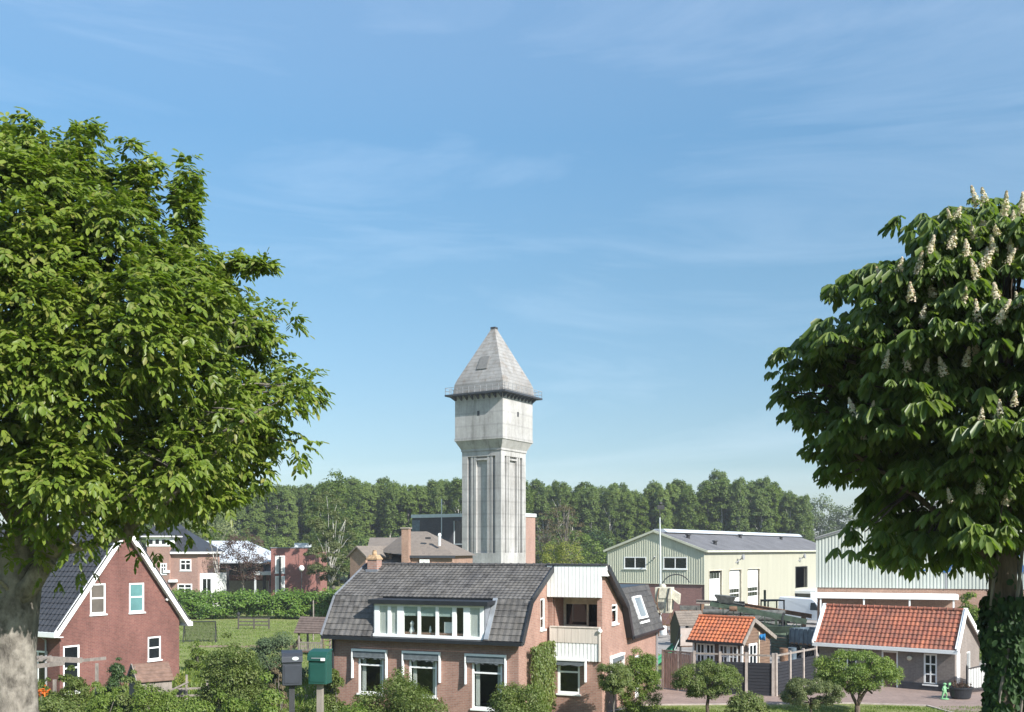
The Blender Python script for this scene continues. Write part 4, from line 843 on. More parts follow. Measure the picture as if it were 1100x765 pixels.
# ------------------------------------------------------------------ garden shed with bright orange roof
def shed():
    Y0 = 57.0; t = thing('garden_shed', 'brown weatherboarded garden shed with bright orange tiled roof and white windows behind the dark fence', 'shed', (X(797, Y0), Y0, 0), R(-40))
    L = -3.1; ze = 2.7; RG = (1.05, 3.7); EB = (3.5, 2.6)
    bd = MB()
    def clad(Mx, w, x0, top):
        bd.M = Mx; z = 0
        while z < 4.2:
            xa, xb = x0, x0+w
            if z+.16 > top(xa) or z+.16 > top(xb) or True:
                xs = [x0+w*k/24 for k in range(25)]; ok = [x for x in xs if top(x) >= z+.1]
                if not ok: break
                xa, xb = min(ok), max(ok)
                if xb-xa < .1: break
            bd.hexa([(xa, -.05, z), (xb, -.05, z), (xb, 0, z), (xa, 0, z)], [(xa, -.02, z+.175), (xb, -.02, z+.175), (xb, 0, z+.175), (xa, 0, z+.175)]); z += .18
    g = lambda v: ze+(RG[1]-ze)*v/RG[0] if v < RG[0] else RG[1]+(EB[1]-RG[1])*(v-RG[0])/(EB[0]-RG[0])
    clad(RT((0, 0, 0)), EB[0], 0, g); clad(FR((0, 0, 0)), -L, L, lambda x: ze); clad(LF((L, 0, 0)), EB[0], -EB[0], lambda x: g(-x)); clad(BK((0, EB[0], 0)), -L, 0, lambda x: EB[1])
    bd.M = Matrix(); bd.build('wall', M['timber_brown'], t)
    rf = MB(); d = Vector((0, RG[0]+.35, RG[1]-ze+.35)); rf.tiles((L-.25, -.35, ze-.3), (1, 0, 0), d, -L+.5, d.length, cw=.24, rh=.27, amp=.04, step=.045, seg=6); d2 = Vector((0, RG[0]-EB[0]-.3, RG[1]-EB[1]+.15)); rf.tiles((.25, EB[0]+.3, EB[1]-.1), (-1, 0, 0), d2, -L+.5, d2.length, cw=.24, rh=.27, amp=.04); ro = rf.build('roof', M['tile_orange'], t)
    MB().tube([(L-.25, RG[0], RG[1]+.06), (.25, RG[0], RG[1]+.06)], .1, 8).build('ridge', M['tile_orange'], ro)
    dk = MB(); q = lambda z: [(L-.25, -.35, ze-.32+z), (.25, -.35, ze-.32+z), (.25, RG[0], RG[1]-.01+z), (L-.25, RG[0], RG[1]-.01+z)]; dk.hexa(q(-.08), q(0)); q = lambda z: [(L-.25, EB[0]+.3, EB[1]-.12+z), (.25, EB[0]+.3, EB[1]-.12+z), (.25, RG[0]+.005, RG[1]-.01+z), (L-.25, RG[0]+.005, RG[1]-.01+z)]; dk.hexa(q(-.08), q(0)); dk.build('roof_deck', M['timber_grey'], ro)
    vb = MB(); vb.bar((.28, -.38, ze-.36), (.28, RG[0], RG[1]-.02), .05, .22, up=(0, -1, 1)); vb.bar((.28, EB[0]+.35, EB[1]-.14), (.28, RG[0], RG[1]-.02), .05, .22, up=(0, 1, 1.5)); vb.build('bargeboard', M['timber_grey'], t)
    MB().box(L-.3, .25, -.45, -.33, ze-.42, ze-.28).build('gutter', M['iron'], t)
    cn = MB(); cn.box(-.06, .05, -.07, .06, 0, ze-.2); cn.box(L-.05, L+.06, -.07, .05, 0, ze-.2); cn.build('corner_board', M['white'], t)
    for a, c in ((L+.2, L+.78), (L+.81, L+1.39), (L+1.68, L+2.26), (L+2.29, L+2.87)): window(t, FR((0, -.1, 0)), a, c, .9, 2.25, glass='glass_dark', cols=(.5,), rows=(.5,), ft=.09, sill=False)
    window(t, RT((.1, 0, 0)), .72, 1.75, .95, 2.3, glass='glass_dark', cols=(.5,), rows=(.5,), ft=.12, sill=False)
    MB(RT((0, 0, 0))).box(1.95, 2.05, -.09, -.06, .2, 2.9).build('pole_strip', M['cream'], t)
    return t
shed()
tb = thing('blue_basin', 'bright blue tub hung high on the brown gable of the orange-roofed shed', 'tub', (X(815, 56.6), 56.55, 2.78), R(-15))
lb = MB(); lb.lathe([(.02, .0), (.17, .02), (.21, .1), (.23, .3), (.26, .32), (.25, .35), (.21, .32), (.16, .05), (.02, .04)], 18, (0, 0, 0), 'x', sx=1.1, sy=.8); lb.build('tub_body', M['blue_paint'], tb, smooth=True)
lb2 = MB(); lb2.tube([(.15, -.24, .08), (.15, -.3, -.02), (.15, -.24, -.1)], .02, 6); lb2.tube([(.15, .24, .08), (.15, .3, -.02), (.15, .24, -.1)], .02, 6); lb2.build('handle', M['blue_paint'], tb)

# ------------------------------------------------------------------ fence, gate, yard things
def fence_run(name, label, a, b, n, z=2.05, group=None, posts=(0, 1)):
    a = Vector(a); b = Vector(b); d = (b-a); L = d.length; t = thing(name, label, 'fence', (a.x, a.y, 0), math.atan2(d.y, d.x), group)
    bm_ = MB(); h = .17
    zp = z-.28
    for k in range(int(zp/h)): bm_.box(.0, L, -.02, .02, .06+k*h, .06+k*h+h-.02)
    bm_.box(.02, L-.02, .021, .03, .06, zp-.03); bm_.build('panel', M['fence_dark'], t)
    for i in range(n+1):
        x = L*i/n; MB().hexa([(x-.07, -.09, -.2), (x+.07, -.09, -.2), (x+.07, .05, -.2), (x-.07, .05, -.2)], [(x-.06, -.08, z+.22), (x+.06, -.08, z+.22), (x+.06, .04, z+.22), (x-.06, .04, z+.22)]).build('post', M['concrete_post'], t)
    MB().box(-.05, L+.05, -.06, .03, z+.04, z+.13).build('top_rail', M['timber_grey'], t)
    return t
fence_run('garden_fence', 'dark board fence with pale posts and top rail in front of the garden shed', (X(746, 54.0), 54.0), (X(830.5, 52.7), 52.7), 3)
fence_run('garden_fence', 'short dark fence run from the corner post to the cottage', (X(831, 52.7)+.12, 52.76), (X(876, 56.6), 56.6), 3)
def gate():
    a = Vector((X(713, 55.4), 55.4)); b = Vector((X(745, 54.0)-.05, 54.02)); d = b-a; L = d.length
    t = thing('driveway_gate', 'brown gate of upright boards between the brick house and the dark fence', 'gate', (a.x, a.y, 0), math.atan2(d.y, d.x))
    m = MB(); n = 12
    for i in range(n): m.box(i*L/n, (i+1)*L/n-.035, -.02, .02, .08, 2.05)
    m.build('board_panel', M['gatewood'], t)
    r = MB(); r.box(0, L, .02, .07, .35, .47); r.box(0, L, .02, .07, 1.65, 1.77); r.build('cross_rail', M['gatewood'], t)
    for x in (-.06, L*.5, L-.03): MB().box(x-.05, x+.05, -.05, .055 if x != L*.5 else .018, 0, 2.2).build('post', M['concrete_post'], t)
    MB().box(0, L, -.04, .04, 2.08, 2.19).build('top_rail', M['timber_grey'], t)
gate()
def white_gate():
    t = thing('metal_gate', 'white panelled metal gate running back from the cottage corner', 'gate', (X(1037, 53.6), 53.4, 0), R(30))
    f = MB(); L = 3.0; f.bar((0, 0, .25), (L, 0, .25), .06); f.bar((0, 0, 1.35), (L, 0, 1.62), .05); f.box(-.04, .04, -.04, .04, 0, 1.5); f.box(L-.04, L+.04, -.04, .04, 0, 1.7)
    for i in range(1, 22): x = L*i/22; f.bar((x, 0, .25), (x, 0, 1.35+.27*x/L), .02)
    f.build('frame', M['iron'], t); MB().hexa([(.05, .03, .3), (L-.05, .03, .3), (L-.05, .05, .3), (.05, .05, .3)], [(.05, .03, 1.28), (L-.05, .03, 1.52), (L-.05, .05, 1.52), (.05, .05, 1.28)]).build('panel', M['white'], t)
    MB().lathe([(.02, 0), (.05, .03), (.02, .1)], 8, (0, 0, 1.5)).build('finial', M['iron'], t)
white_gate()
def planter():
    t = thing('planter', 'black oval tub planter with sparse reddish plants on the paving', 'planter', (X(1032, 51.8), 51.8, .02))
    m = MB(); m.lathe([(.42, 0), (.47, .05), (.58, .5), (.64, .52), (.64, .6), (.58, .6), (.55, .5), (.02, .48)], 28, (0, 0, 0), 'z', 1.05, .7); m.build('tub', M['black'], t, smooth=False)
    P = rng.normal(size=(160, 3))*np.array([.26, .15, .10])+np.array([0, 0, .66]); V, Q = leaves6(P, rdir(160)+np.array([[0, 0, .6]]), rdir(160), .14, .06); npmesh('foliage', V, Q, M['leaf_purple'], t)
    st = MB()
    for i in range(9): x, y = random.uniform(-.4, .4), random.uniform(-.2, .2); st.tube([(x*.7, y*.7, .45), (x, y, .7), (x*1.15, y*1.15, .85+random.random()*.2)], [.012, .009, .005], 5)
    st.build('stem', M['rust'], t)
planter()
def green_figure():
    t = thing('warning_figure', 'light green plastic child-shaped traffic warning figure standing next to the black tub', 'figure', (X(1014.5, 51.6), 51.6, .02), R(20)); t.scale = (.85, .85, .85)
    vs = [(0,0,.44),(0,0,.58),(0,0,.74),(0,0,.79),(.02,0,.88),(.03,0,.96), (-.08,0,.42),(-.14,0,.24),(-.2,.0,.05),(-.12,0,.04), (.08,0,.42),(.15,-.02,.26),(.14,.02,.05),(.23,0,.04), (.11,0,.72),(.22,0,.62),(.34,0,.66), (-.11,0,.72),(-.17,0,.58),(-.1,-.04,.48)]
    ed = [(0,1),(1,2),(2,3),(3,4),(4,5),(0,6),(6,7),(7,8),(8,9),(0,10),(10,11),(11,12),(12,13),(2,14),(14,15),(15,16),(2,17),(17,18),(18,19)]
    rad = [.12,.12,.11,.05,.105,.08,.085,.065,.05,.04,.085,.065,.05,.04,.05,.042,.032,.05,.042,.032]
    me = bpy.data.meshes.new('body'); me.from_pydata(vs, ed, []); o = bpy.data.objects.new('body', me); col.objects.link(o); o.parent = t
    sk = o.modifiers.new('skin', 'SKIN'); sd = o.modifiers.new('sub', 'SUBSURF'); sd.levels = 2; sd.render_levels = 2
    for v, r in zip(me.skin_vertices[0].data, rad): v.radius = (r, r*.8)
    me.skin_vertices[0].data[0].use_root = True; me.materials.append(M['lime'])
    b = MB(); b.lathe([(.26, 0), (.27, .02), (.22, .05)], 20, (0, 0, 0)); b.build('base', M['lime'], t)
    f = MB(); f.tube([(.34, 0, .5), (.34, 0, .98)], .012, 6); f.box(.345, .5, -.006, .006, .82, .97); f.build('flag', M['lime'], t)
    c = MB(); c.lathe([(.11, 0), (.108, .03), (.07, .07), (.02, .085)], 14, (.02, 0, .90)); c.box(-.04, .17, -.05, .05, .9, .915); c.build('cap', M['lime'], t)
green_figure()

# mailboxes on the dike
def mailbox(name, label, px, Y, ztop, w, h, d, mat, rz, slot):
    z0 = ztop-h; g = gz(Y); t = thing(name, label, 'mailbox', (X(px, Y), Y, g), rz)
    b = MB(); b.prism([(-w/2, -d/2, z0-g), (-w/2, d/2, z0-g), (-w/2, d/2, ztop-g-.02), (-w/2, d/2-.04, ztop-g), (-w/2, -d/2+.08, ztop-g-.09), (-w/2, -d/2, ztop-g-.12)], (w, 0, 0)); b.build('box', M[mat], t, bevel=.012)
    l = MB(); l.prism([(-w/2-.012, -d/2-.03, ztop-g-.15), (-w/2-.012, -d/2-.015, ztop-g-.06), (-w/2-.012, -d/2+.05, ztop-g-.008), (-w/2-.012, d/2-.03, ztop-g+.022), (-w/2-.012, d/2+.012, ztop-g+.02), (-w/2-.012, d/2+.012, ztop-g+.004), (-w/2-.012, -d/2+.06, ztop-g-.05), (-w/2-.012, -d/2-.006, ztop-g-.10)], (w+.024, 0, 0)); lo = l.build('lid', M[mat], t, bevel=.006)
    if slot == 'badge': MB().lathe([(.055, 0), (.05, -.006), (.0, -.007)], 18, (.05, -d/2-.026, ztop-g-.09), 'y', 1, .55).build('badge', M['steel_pale'], lo)
    else:
        MB().box(.07, w/2-.01, -d/2-.036, -d/2-.03, ztop-g-.145, ztop-g-.10).build('label_plate', M['white'], lo); MB().box(-.09, .06, -d/2-.034, -d/2-.026, ztop-g-.112, ztop-g-.098).build('slot', M['zinc'], lo)
    MB().box(-w/2+.03, w/2-.03, -d/2-.008, -d/2-.001, z0-g+.04, ztop-g-.2).build('door', M[mat], t, bevel=.004)
    p = MB(); p.box(-.045, .045, -.045, .045, -.3, z0-g); p.box(-.08, .08, -.08, .08, z0-g-.02, z0-g-.002); p.build('post', M['timber_grey'] if slot != 'badge' else M['iron'], t)
mailbox('mailbox', 'dark slate grey mailbox with a pale oval badge on a slim post', 313.5, 16.0, Zy(700.5, 16), .305, .52, .27, 'mail_grey', R(14), 'badge')
mailbox('mailbox', 'green mailbox with a white label plate on a grey post', 344, 16.2, Zy(699, 16.2), .305, .53, .27, 'mail_green', R(-10), 'label')

# ------------------------------------------------------------------ garden things on the left
def goal():
    t = thing('football_goal', 'small dark football goal with netting on the lawn behind the brick house', 'goal', (X(214, 83), 83, 0), R(8))
    w, h, d = 2.6, 1.75, 1.0; m = MB(); m.tube([(-w/2, 0, 0), (-w/2+.1, 0, h), (w/2, 0, h), (w/2, 0, 0)], .055, 6); m.tube([(-w/2, d, 0), (-w/2+.1, .15, h)], .03, 6); m.tube([(w/2, d, 0), (w/2, .15, h)], .03, 6); m.tube([(-w/2, d, .03), (w/2, d, .03)], .03, 6); m.tube([(-w/2, 0, .03), (-w/2, d, .03)], .03, 6); m.tube([(w/2, 0, .03), (w/2, d, .03)], .03, 6); m.build('frame', M['iron'], t)
    n = MB(); 
    for i in range(27): x = -w/2+w*i/26; n.bar((x, d, .03), (x, .12, h), .02)
    for i in range(19): f = i/18; n.bar((-w/2, d-(d-.12)*f, .03+(h-.03)*f), (w/2, d-(d-.12)*f, .03+(h-.03)*f), .02)
    n.build('net', M['iron'], t)
goal()
def play_hut():
    Y = 74; t = thing('play_hut', 'small open wooden play hut with brown pitched roof on the lawn beside the brick house', 'play hut', (X(338, Y), Y, 0), R(-18))
    w, d, ze, zr = 2.0, 1.4, 1.75, 2.75
    r = MB(); r.tiles((-w/2-.2, -d/2-.25, ze-.15), (1, 0, 0), (0, d/2+.25, zr-ze+.15), w+.4, math.hypot(d/2+.25, zr-ze+.15), cw=.3, rh=.2, amp=.005, step=.03); r.tiles((w/2+.2, d/2+.25, ze-.15), (-1, 0, 0), (0, -d/2-.25, zr-ze+.15), w+.4, math.hypot(d/2+.25, zr-ze+.15), cw=.3, rh=.2, amp=.005, step=.03); ro = r.build('roof', M['tile_hut'], t)
    k = MB(); k.prism([(-w/2-.18, -d/2-.24, ze-.18), (-w/2-.18, 0, zr-.03), (-w/2-.18, d/2+.24, ze-.18), (-w/2-.18, d/2+.1, ze-.18), (-w/2-.18, 0, zr-.2), (-w/2-.18, -d/2-.1, ze-.18)], (w+.36, 0, 0)); k.build('roof_deck', M['timber_red'], ro)
    p = [MB().box(x-.06, x+.06, y-.06, y+.06, 0, ze-.05+(.0)).build('post', M['timber_grey'], t) for x in (-w/2+.06, w/2-.06) for y in (-d/2+.06, d/2-.06)]
    b = MB(); b.box(-w/2, w/2, -d/2-.02, -d/2+.05, .85, .95); b.box(-w/2, w/2, -d/2-.02, -d/2+.05, .3, .4)
    for i in range(12): x = -w/2+.12+i*(w-.24)/11; b.box(x-.035, x+.035, -d/2-.015, -d/2+.02, .35, .9)
    b.build('balustrade', M['timber_grey'], t); MB().box(-w/2, w/2, -d/2, d/2, .18, .28).build('floor', M['timber_red'], t)
    MB().bar((-w/2-1.0, -.3, .05), (-w/2, -.3, 1.1), .08, .3).build('ramp', M['timber_red'], t); s = MB(); s.bar((w/2+.25, -d/2, 0), (w/2+.02, -d/2, ze), .05); s.bar((w/2+.25, d/2, 0), (w/2+.02, d/2, ze), .05); [s.bar((w/2+.25-.23*i/5, -d/2, ze*i/5), (w/2+.25-.23*i/5, d/2, ze*i/5), .04) for i in range(1, 5)]; s.build('ladder', M['timber_red'], t)
play_hut()
def rail_fence():
    Y = 97; t = thing('field_gate', 'low weathered wooden rail gate at the back of the lawn below the hedge', 'gate', (X(254, Y), Y, 0), R(-6))
    m = MB(); [m.box(x-.06, x+.06, -.06, .06, 0, h) for x, h in ((.2, 1.35), (3.25, 1.15), (1.75, 1.1))]; [m.box(.2, 3.25, -.03, .03, z, z+.12) for z in (.35, .68, 1.0)]; m.build('frame', M['timber_dark'], t); MB().lathe([(.12, 0), (.16, .1), (.16, .25), (.05, .34)], 10, (.2, 0, 1.3)).build('post_cap', M['iron'], t)
rail_fence()
def post(px, py, Y, h0=-.1, label='', mat='timber_grey', r=.05):
    o = MB().tube([(0, 0, h0), (.02, 0, (Zy(py, Y)-gz(Y))*.5), (0, 0, Zy(py, Y)-gz(Y))], [r, r*.95, r*.9], 8).build('garden_post', M[mat]); o.location = (X(px, Y), Y, gz(Y)); return tag(o, label, 'post')
post(321, 683, 58, label='pale wooden post standing behind the mailboxes'); post(336.5, 645, 85, label='thin pale stake sticking up behind the play hut', r=.06)
def pergola():
    Y = 46; t = thing('pergola', 'grey weathered timber pergola beams beside the trunk of the left tree', 'pergola', (X(68, Y), Y, 0), R(2))
    b = MB(); b.bar((-1.9, 0, Zy(706.5, Y)), (.85, 0, Zy(709.5, Y)), .1, .24); b.build('beam', M['timber_grey'], t)
    c = MB(); c.bar((-1.7, -.9, 2.38), (.4, -.9, 2.62), .09, .2); c.build('beam', M['timber_grey'], t)
    MB().bar((.8, .05, 2.62), (1.9, .1, 2.72), .06, .14).build('rafter', M['timber_grey'], t); [MB().bar((x, -1.1, 2.78-.02*i), (x, .35, 2.8), .05, .09).build('rafter', M['timber_grey'], t) for i, x in enumerate((-1.5, -1.1, -.7))]
    for x, y, z in ((-1.7, 0, 3.4), (-.02, -.9, 2.0), (1.5, .05, 2.62)): MB().box(x-.06, x+.06, y-.06, y+.06, 0, z-.13).build('post', M['timber_grey'], t)
pergola()
def coop():
    Y = 47; t = thing('chicken_coop', 'low wooden hutch with reddish-brown boarded roof in front of the brick gable', 'hutch', (X(161, Y), Y, 0), R(38))
    zr, ze = 2.38, 1.62; w = .85
    r = MB()
    for k in range(5):
        f0, f1 = k/5, (k+1)/5+.03; r.hexa([(-w, -.1-.75*(1-f0), ze+(zr-ze)*f0), (w, -.1-.75*(1-f0), ze+(zr-ze)*f0), (w, -.1-.75*(1-f1), ze+(zr-ze)*f1-.03), (-w, -.1-.75*(1-f1), ze+(zr-ze)*f1-.03)], [(-w, -.1-.75*(1-f0), ze+(zr-ze)*f0+.04), (w, -.1-.75*(1-f0), ze+(zr-ze)*f0+.04), (w, -.1-.75*(1-f1), ze+(zr-ze)*f1), (-w, -.1-.75*(1-f1), ze+(zr-ze)*f1)])
    r.hexa([(-w, .65, ze), (w, .65, ze), (w, -.1, zr), (-w, -.1, zr)], [(-w, .65, ze+.05), (w, .65, ze+.05), (w, -.1, zr+.04), (-w, -.1, zr+.04)]); r.build('roof', M['timber_red'], t)
    g = MB(); 
    for k in range(5): z = ze-.2+k*.19; hw = .62*(1-max(0, z-ze)/(zr-ze)); g.box(-w+.06, -w+.09, -.1-hw, -.1+hw, z, z+.15)
    g.box(-w+.06, w-.06, -.72, -.68, .1, ze-.02); g.box(-w+.06, w-.06, .5, .54, .1, ze-.02); g.box(w-.09, w-.06, -.7, .5, .1, ze); g.box(-w+.06, -w+.09, -.7, .5, .1, ze-.22); g.build('wall', M['timber_grey'], t)
    tr = MB(); tr.bar((-w-.03, -.9, ze-.04), (-w-.03, -.1, zr+.02), .04, .12, up=(0, -1, 1)); tr.bar((-w-.03, .7, ze-.04), (-w-.03, -.1, zr+.02), .04, .12, up=(0, 1, 1)); tr.build('bargeboard', M['timber_grey'], t)
coop()
def low_fence():
    Y = 50; t = thing('low_fence', 'low bleached wooden fence at the foot of the brick gable', 'fence', (X(178, Y), Y, 0), R(12))
    m = MB(); [m.box(x-.05, x+.05, -.05, .05, 0, 1.45) for x in (0, 1.0, 2.0)]; [m.bar((-.3, -.06, z), (2.2, -.06, z+.02), .03, .1) for z in (.4, .75)]; m.bar((-.2, -.09, .5), (1.1, -.09, 1.1), .03, .08); m.build('rails', M['timber_grey'], t)
low_fence()
cp = thing('flower_pot', 'dark pot with pale flowers at the right corner of the brick gable', 'flower pot', (X(199, 52), 51.5, 0)); MB().lathe([(.22, 0), (.3, .5), (.34, .52), (.33, .58), (.05, .56)], 14).build('pot', M['black'], cp)
P = rng.normal(size=(120, 3))*.2+np.array([0, 0, .9]); V, Q = leaves6(P, rdir(120), rdir(120), .16, .1); npmesh('foliage', V, Q, M['leaf_willow'], cp)

# ------------------------------------------------------------------ farmyard machinery and vehicles
def wheel(mb_t, mb_r, c, r, w, axis='y'):
    mb_t.lathe([(r*.62, -w/2), (r*.96, -w/2), (r, -w*.3), (r, w*.3), (r*.96, w/2), (r*.62, w/2)], 22, c, axis); mb_r.lathe([(.05, -w*.35), (r*.6, -w*.3), (r*.62, w*.3), (.05, w*.35)], 16, c, axis)
def wheel_part(parent, c, r, w, axis='y', rim='machine_grey'):
    a, b = MB(), MB(); wheel(a, b, c, r, w, axis); o = a.build('wheel', M['tyre'], parent); b.build('rim', M[rim], o); return o
def van():
    Y = 104; t = thing('delivery_van', 'white high-roofed delivery van parked in front of the pale yellow hall', 'van', (X(868, Y), Y, 0), R(135))
    # nose towards -x
    prof = [(-2.9, .45), (-2.95, 1.0), (-2.75, 1.25), (-2.0, 1.45), (-1.35, 2.3), (-.9, 2.62), (2.8, 2.75), (2.95, 2.5), (2.98, .45)]
    b = MB(); n = len(prof); hw = [1.0, 1.0, .98, .96, .9, .86, .86, .88, .98]
    vs = [(x, -h_, z) for (x, z), h_ in zip(prof, hw)]+[(x, h_, z) for (x, z), h_ in zip(prof, hw)]
    b.add(vs, [tuple(range(n)), tuple(range(n, 2*n))[::-1]]+[(i, (i+1) % n, n+(i+1) % n, n+i) for i in range(n)]); b.build('body', M['van_white'], t, bevel=.06)
    g = MB(); g.hexa([(-2.02, -.86, 1.5), (-1.40, -.8, 2.26), (-1.40, .8, 2.26), (-2.02, .86, 1.5)], [(-2.09, -.86, 1.53), (-1.46, -.8, 2.3), (-1.46, .8, 2.3), (-2.09, .86, 1.53)]); g.build('windscreen', M['glass_dark'], t)
    for s in (-1, 1):
        m = MB(); y0, y1 = s*.955, s*.90; m.add([(-1.75, s*.985, 1.5), (-.75, s*.985, 1.5), (-.8, s*.915, 2.25), (-1.25, s*.915, 2.25)], [(0, 1, 2, 3)]); m.build('side_window', M['glass_dark'], t)
        MB().box(-2.2, -2.02, min(s*1.0, s*1.2), max(s*1.0, s*1.2), 1.45, 1.75).build('mirror', M['black'], t)
        MB().lathe([(.12, 0), (.1, -.06), (.02, -.08)], 12, (-2.86, s*.72, 1.05), 'x').build('headlight', M['steel_pale'], t)
        for x in (-1.9, 1.9): wheel_part(t, (x, s*.86, .36), .36, .24)
    MB().box(-3.02, -2.9, -.95, .95, .4, .75).build('bumper', M['anthracite'], t); MB().box(-2.99, -2.93, -.5, .5, .8, 1.05).build('grille', M['black'], t)
van()
def tractor():
    Y = 86; t = thing('tractor', 'old green tractor with open square roll cage and upright exhaust in the farmyard', 'tractor', (X(825, Y), Y, 0), R(-75))
    for s in (-1, 1): wheel_part(t, (.9, s*.85, .8), .8, .42, rim='cream'); wheel_part(t, (-1.4, s*.7, .5), .5, .25, rim='cream')
    b = MB(); b.box(-1.9, .1, -.33, .33, 1.0, 1.75); b.box(-2.0, -1.9, -.3, .3, .95, 1.7); b.box(-1.5, 1.1, -.25, .25, .6, 1.0); b.build('bonnet', M['green_mach'], t, bevel=.04)
    f = MB(); [f.box(.3-.0, 1.4, s*.85-.22, s*.85+.22, 1.62, 1.70) for s in (-1, 1)]; f.build('mudguard', M['green_mach'], t)
    st = MB(); st.box(.6, 1.1, -.25, .25, 1.3, 1.42); st.box(1.05, 1.15, -.25, .25, 1.42, 1.8); st.build('seat', M['black'], t)
    c = MB(); zc = 3.35; [c.bar((x, y, 1.2), (x, y, zc), .09) for x in (.15, 1.35) for y in (-.75, .75)]; c.box(.1, 1.4, -.8, .8, zc, zc+.1); [c.bar((.15, -.75, z), (.15, .75, z), .07) for z in (2.0, 3.3)]; c.build('cab_frame', M['iron'], t)
    MB().box(.17, .19, -.7, .7, 2.05, 3.25).build('windscreen', M['glass'], t)
    e = MB(); e.tube([(-.9, .2, 1.7), (-.9, .2, 4.2)], [.09, .11], 10); e.build('exhaust', M['green_mach'], t)
    w = MB(); w.tube([(.35+.02*0, .22*math.cos(a), 1.95+.22*math.sin(a)) for a in np.linspace(0, 6.28, 14)], .02, 6); w.build('steering_wheel', M['black'], t)
    for s in (-.3, .3): MB().lathe([(.1, 0), (.1, -.08), (.02, -.1)], 10, (-1.95, s, 1.5), 'x').build('headlight', M['cream'], t)
tractor()
def conveyor():
    a, b = W(772, 649, 78), W(862, 668, 76); t = thing('conveyor_trailer', 'long dull green farm conveyor machine on wheels stretching across the yard', 'farm machine', (a.x, a.y, 0), math.atan2(b.y-a.y, b.x-a.x)); L = (Vector((b.x, b.y))-Vector((a.x, a.y))).length; z0, z1 = a.z, b.z
    f = MB(); 
    for y in (-.55, .55): f.bar((-.6, y, z0+.05), (L+.3, y, z1), .10, .34); f.bar((.3, y, z0-.9), (L-.2, y, z1-.7), .1, .14)
    for i in range(8): x = .4+i*(L-.8)/7; f.bar((x, -.55, z0-.85+(z1-z0+.15)*i/7), (x, -.55, z0+(z1-z0)*i/7), .07); f.bar((x, -.55, z0-.85+(z1-z0+.15)*i/7), (min(x+.9, L), -.55, z0-.1+(z1-z0)*i/7), .05); f.bar((x, -.55, z0-.8+(z1-z0)*i/7), (x, .55, z0-.8+(z1-z0)*i/7), .07)
    f.build('frame', M['green_mach'], t)
    bt = MB(); bt.hexa([(-.6, -.48, z0), (L+.3, -.48, z1-.05), (L+.3, .48, z1-.05), (-.6, .48, z0)], [(-.6, -.48, z0+.08), (L+.3, -.48, z1+.03), (L+.3, .48, z1+.03), (-.6, .48, z0+.08)]); [bt.bar((-.5+i*.3, -.46, z0+.1+(z1-z0)*i*.3/L), (-.5+i*.3, .46, z0+.1+(z1-z0)*i*.3/L), .05) for i in range(int(L/.3))]; bt.build('belt', M['machine_grey'], t)
    for x in (1.6, L-1.4):
        for y in (-.85, .85): wheel_part(t, (x, y, .42), .42, .22, rim='rust')
    lg = MB(); [lg.bar((x, y, .4), (x, y*.65, z0-.6), .1) for x in (1.6, L-1.4) for y in (-.85, .85)]; [lg.bar((x, -.85, .42), (x, .85, .42), .1) for x in (1.6, L-1.4)]; lg.build('axle', M['iron'], t)
    h = MB(); h.hexa([(L-2.4, -.7, 1.0), (L-.6, -.7, 1.0), (L-.6, .7, 1.0), (L-2.4, .7, 1.0)], [(L-3.0, -1.0, 1.9), (L-.1, -1.0, 1.9), (L-.1, 1.0, 1.9), (L-3.0, 1.0, 1.9)]); h.build('hopper', M['green_mach'], t)
    m = MB(); m.lathe([(.05, -.3), (.2, -.28), (.2, .28), (.05, .3)], 12, (1.2, -.8, z0-.3), 'x'); m.box(L-3.4, L-3.0, -.9, -.6, 1.8, 2.2); m.build('motor', M['rust'], t)
    ch = MB(); ch.hexa([(.1, -.4, z0+.1), (1.1, -.4, z0+.1), (1.1, .4, z0+.1), (.1, .4, z0+.1)], [(-.3, -.6, z0+.75), (1.3, -.6, z0+.6), (1.3, .6, z0+.6), (-.3, .6, z0+.75)]); ch.build('feed_chute', M['machine_grey'], t)
conveyor()
def trailer(name, label, px, Y, rz, L, w, z, mat, side=.5, legs='machine_grey'):
    t = thing(name, label, 'trailer', (X(px, Y), Y, 0), rz)
    b = MB(); b.box(-L/2, L/2, -w/2, w/2, z-.12, z); b.build('bed', M['rust'], t)
    s = MB(); [s.box(-L/2, L/2, y-.03, y+.03, z+.001, z+side) for y in (-w/2+.03, w/2-.03)]; [s.box(x-.03, x+.03, -w/2+.061, w/2-.061, z+.001, z+side) for x in (-L/2+.03, L/2-.03)]; s.build('side_board', M[mat], t)
    r = MB(); [r.box(-L/2+i*L/8-.03, -L/2+i*L/8+.03, -w/2-.05, -w/2-.001, z-.1, z+side) for i in range(9)]; r.build('rib', M[mat], t)
    c = MB(); c.box(-L/2, L/2+1.4, -.3, -.2, z-.35, z-.122); c.box(-L/2, L/2+1.4, .2, .3, z-.35, z-.122); c.bar((-L/4, -w/2+.1, .5), (-L/4, w/2-.1, .5), .12); c.build('chassis', M[legs], t)
    for x in (-L/4-.5, -L/4+.6):
        for y in (-w/2+.1, w/2-.1): wheel_part(t, (x, y, .48), .48, .26, rim='rust')
    return t
trailer('flatbed_trailer', 'rusty flatbed trailer with low grey sideboards left of the tractor', 766, 92, R(-8), 6.0, 2.2, 2.2, 'machine_grey', .3)
trailer('tipping_trailer', 'blue-grey ribbed trailer parked below the white van', 878, 71, R(-58), 3.2, 2.0, 1.1, 'slate_blue', 1.0)
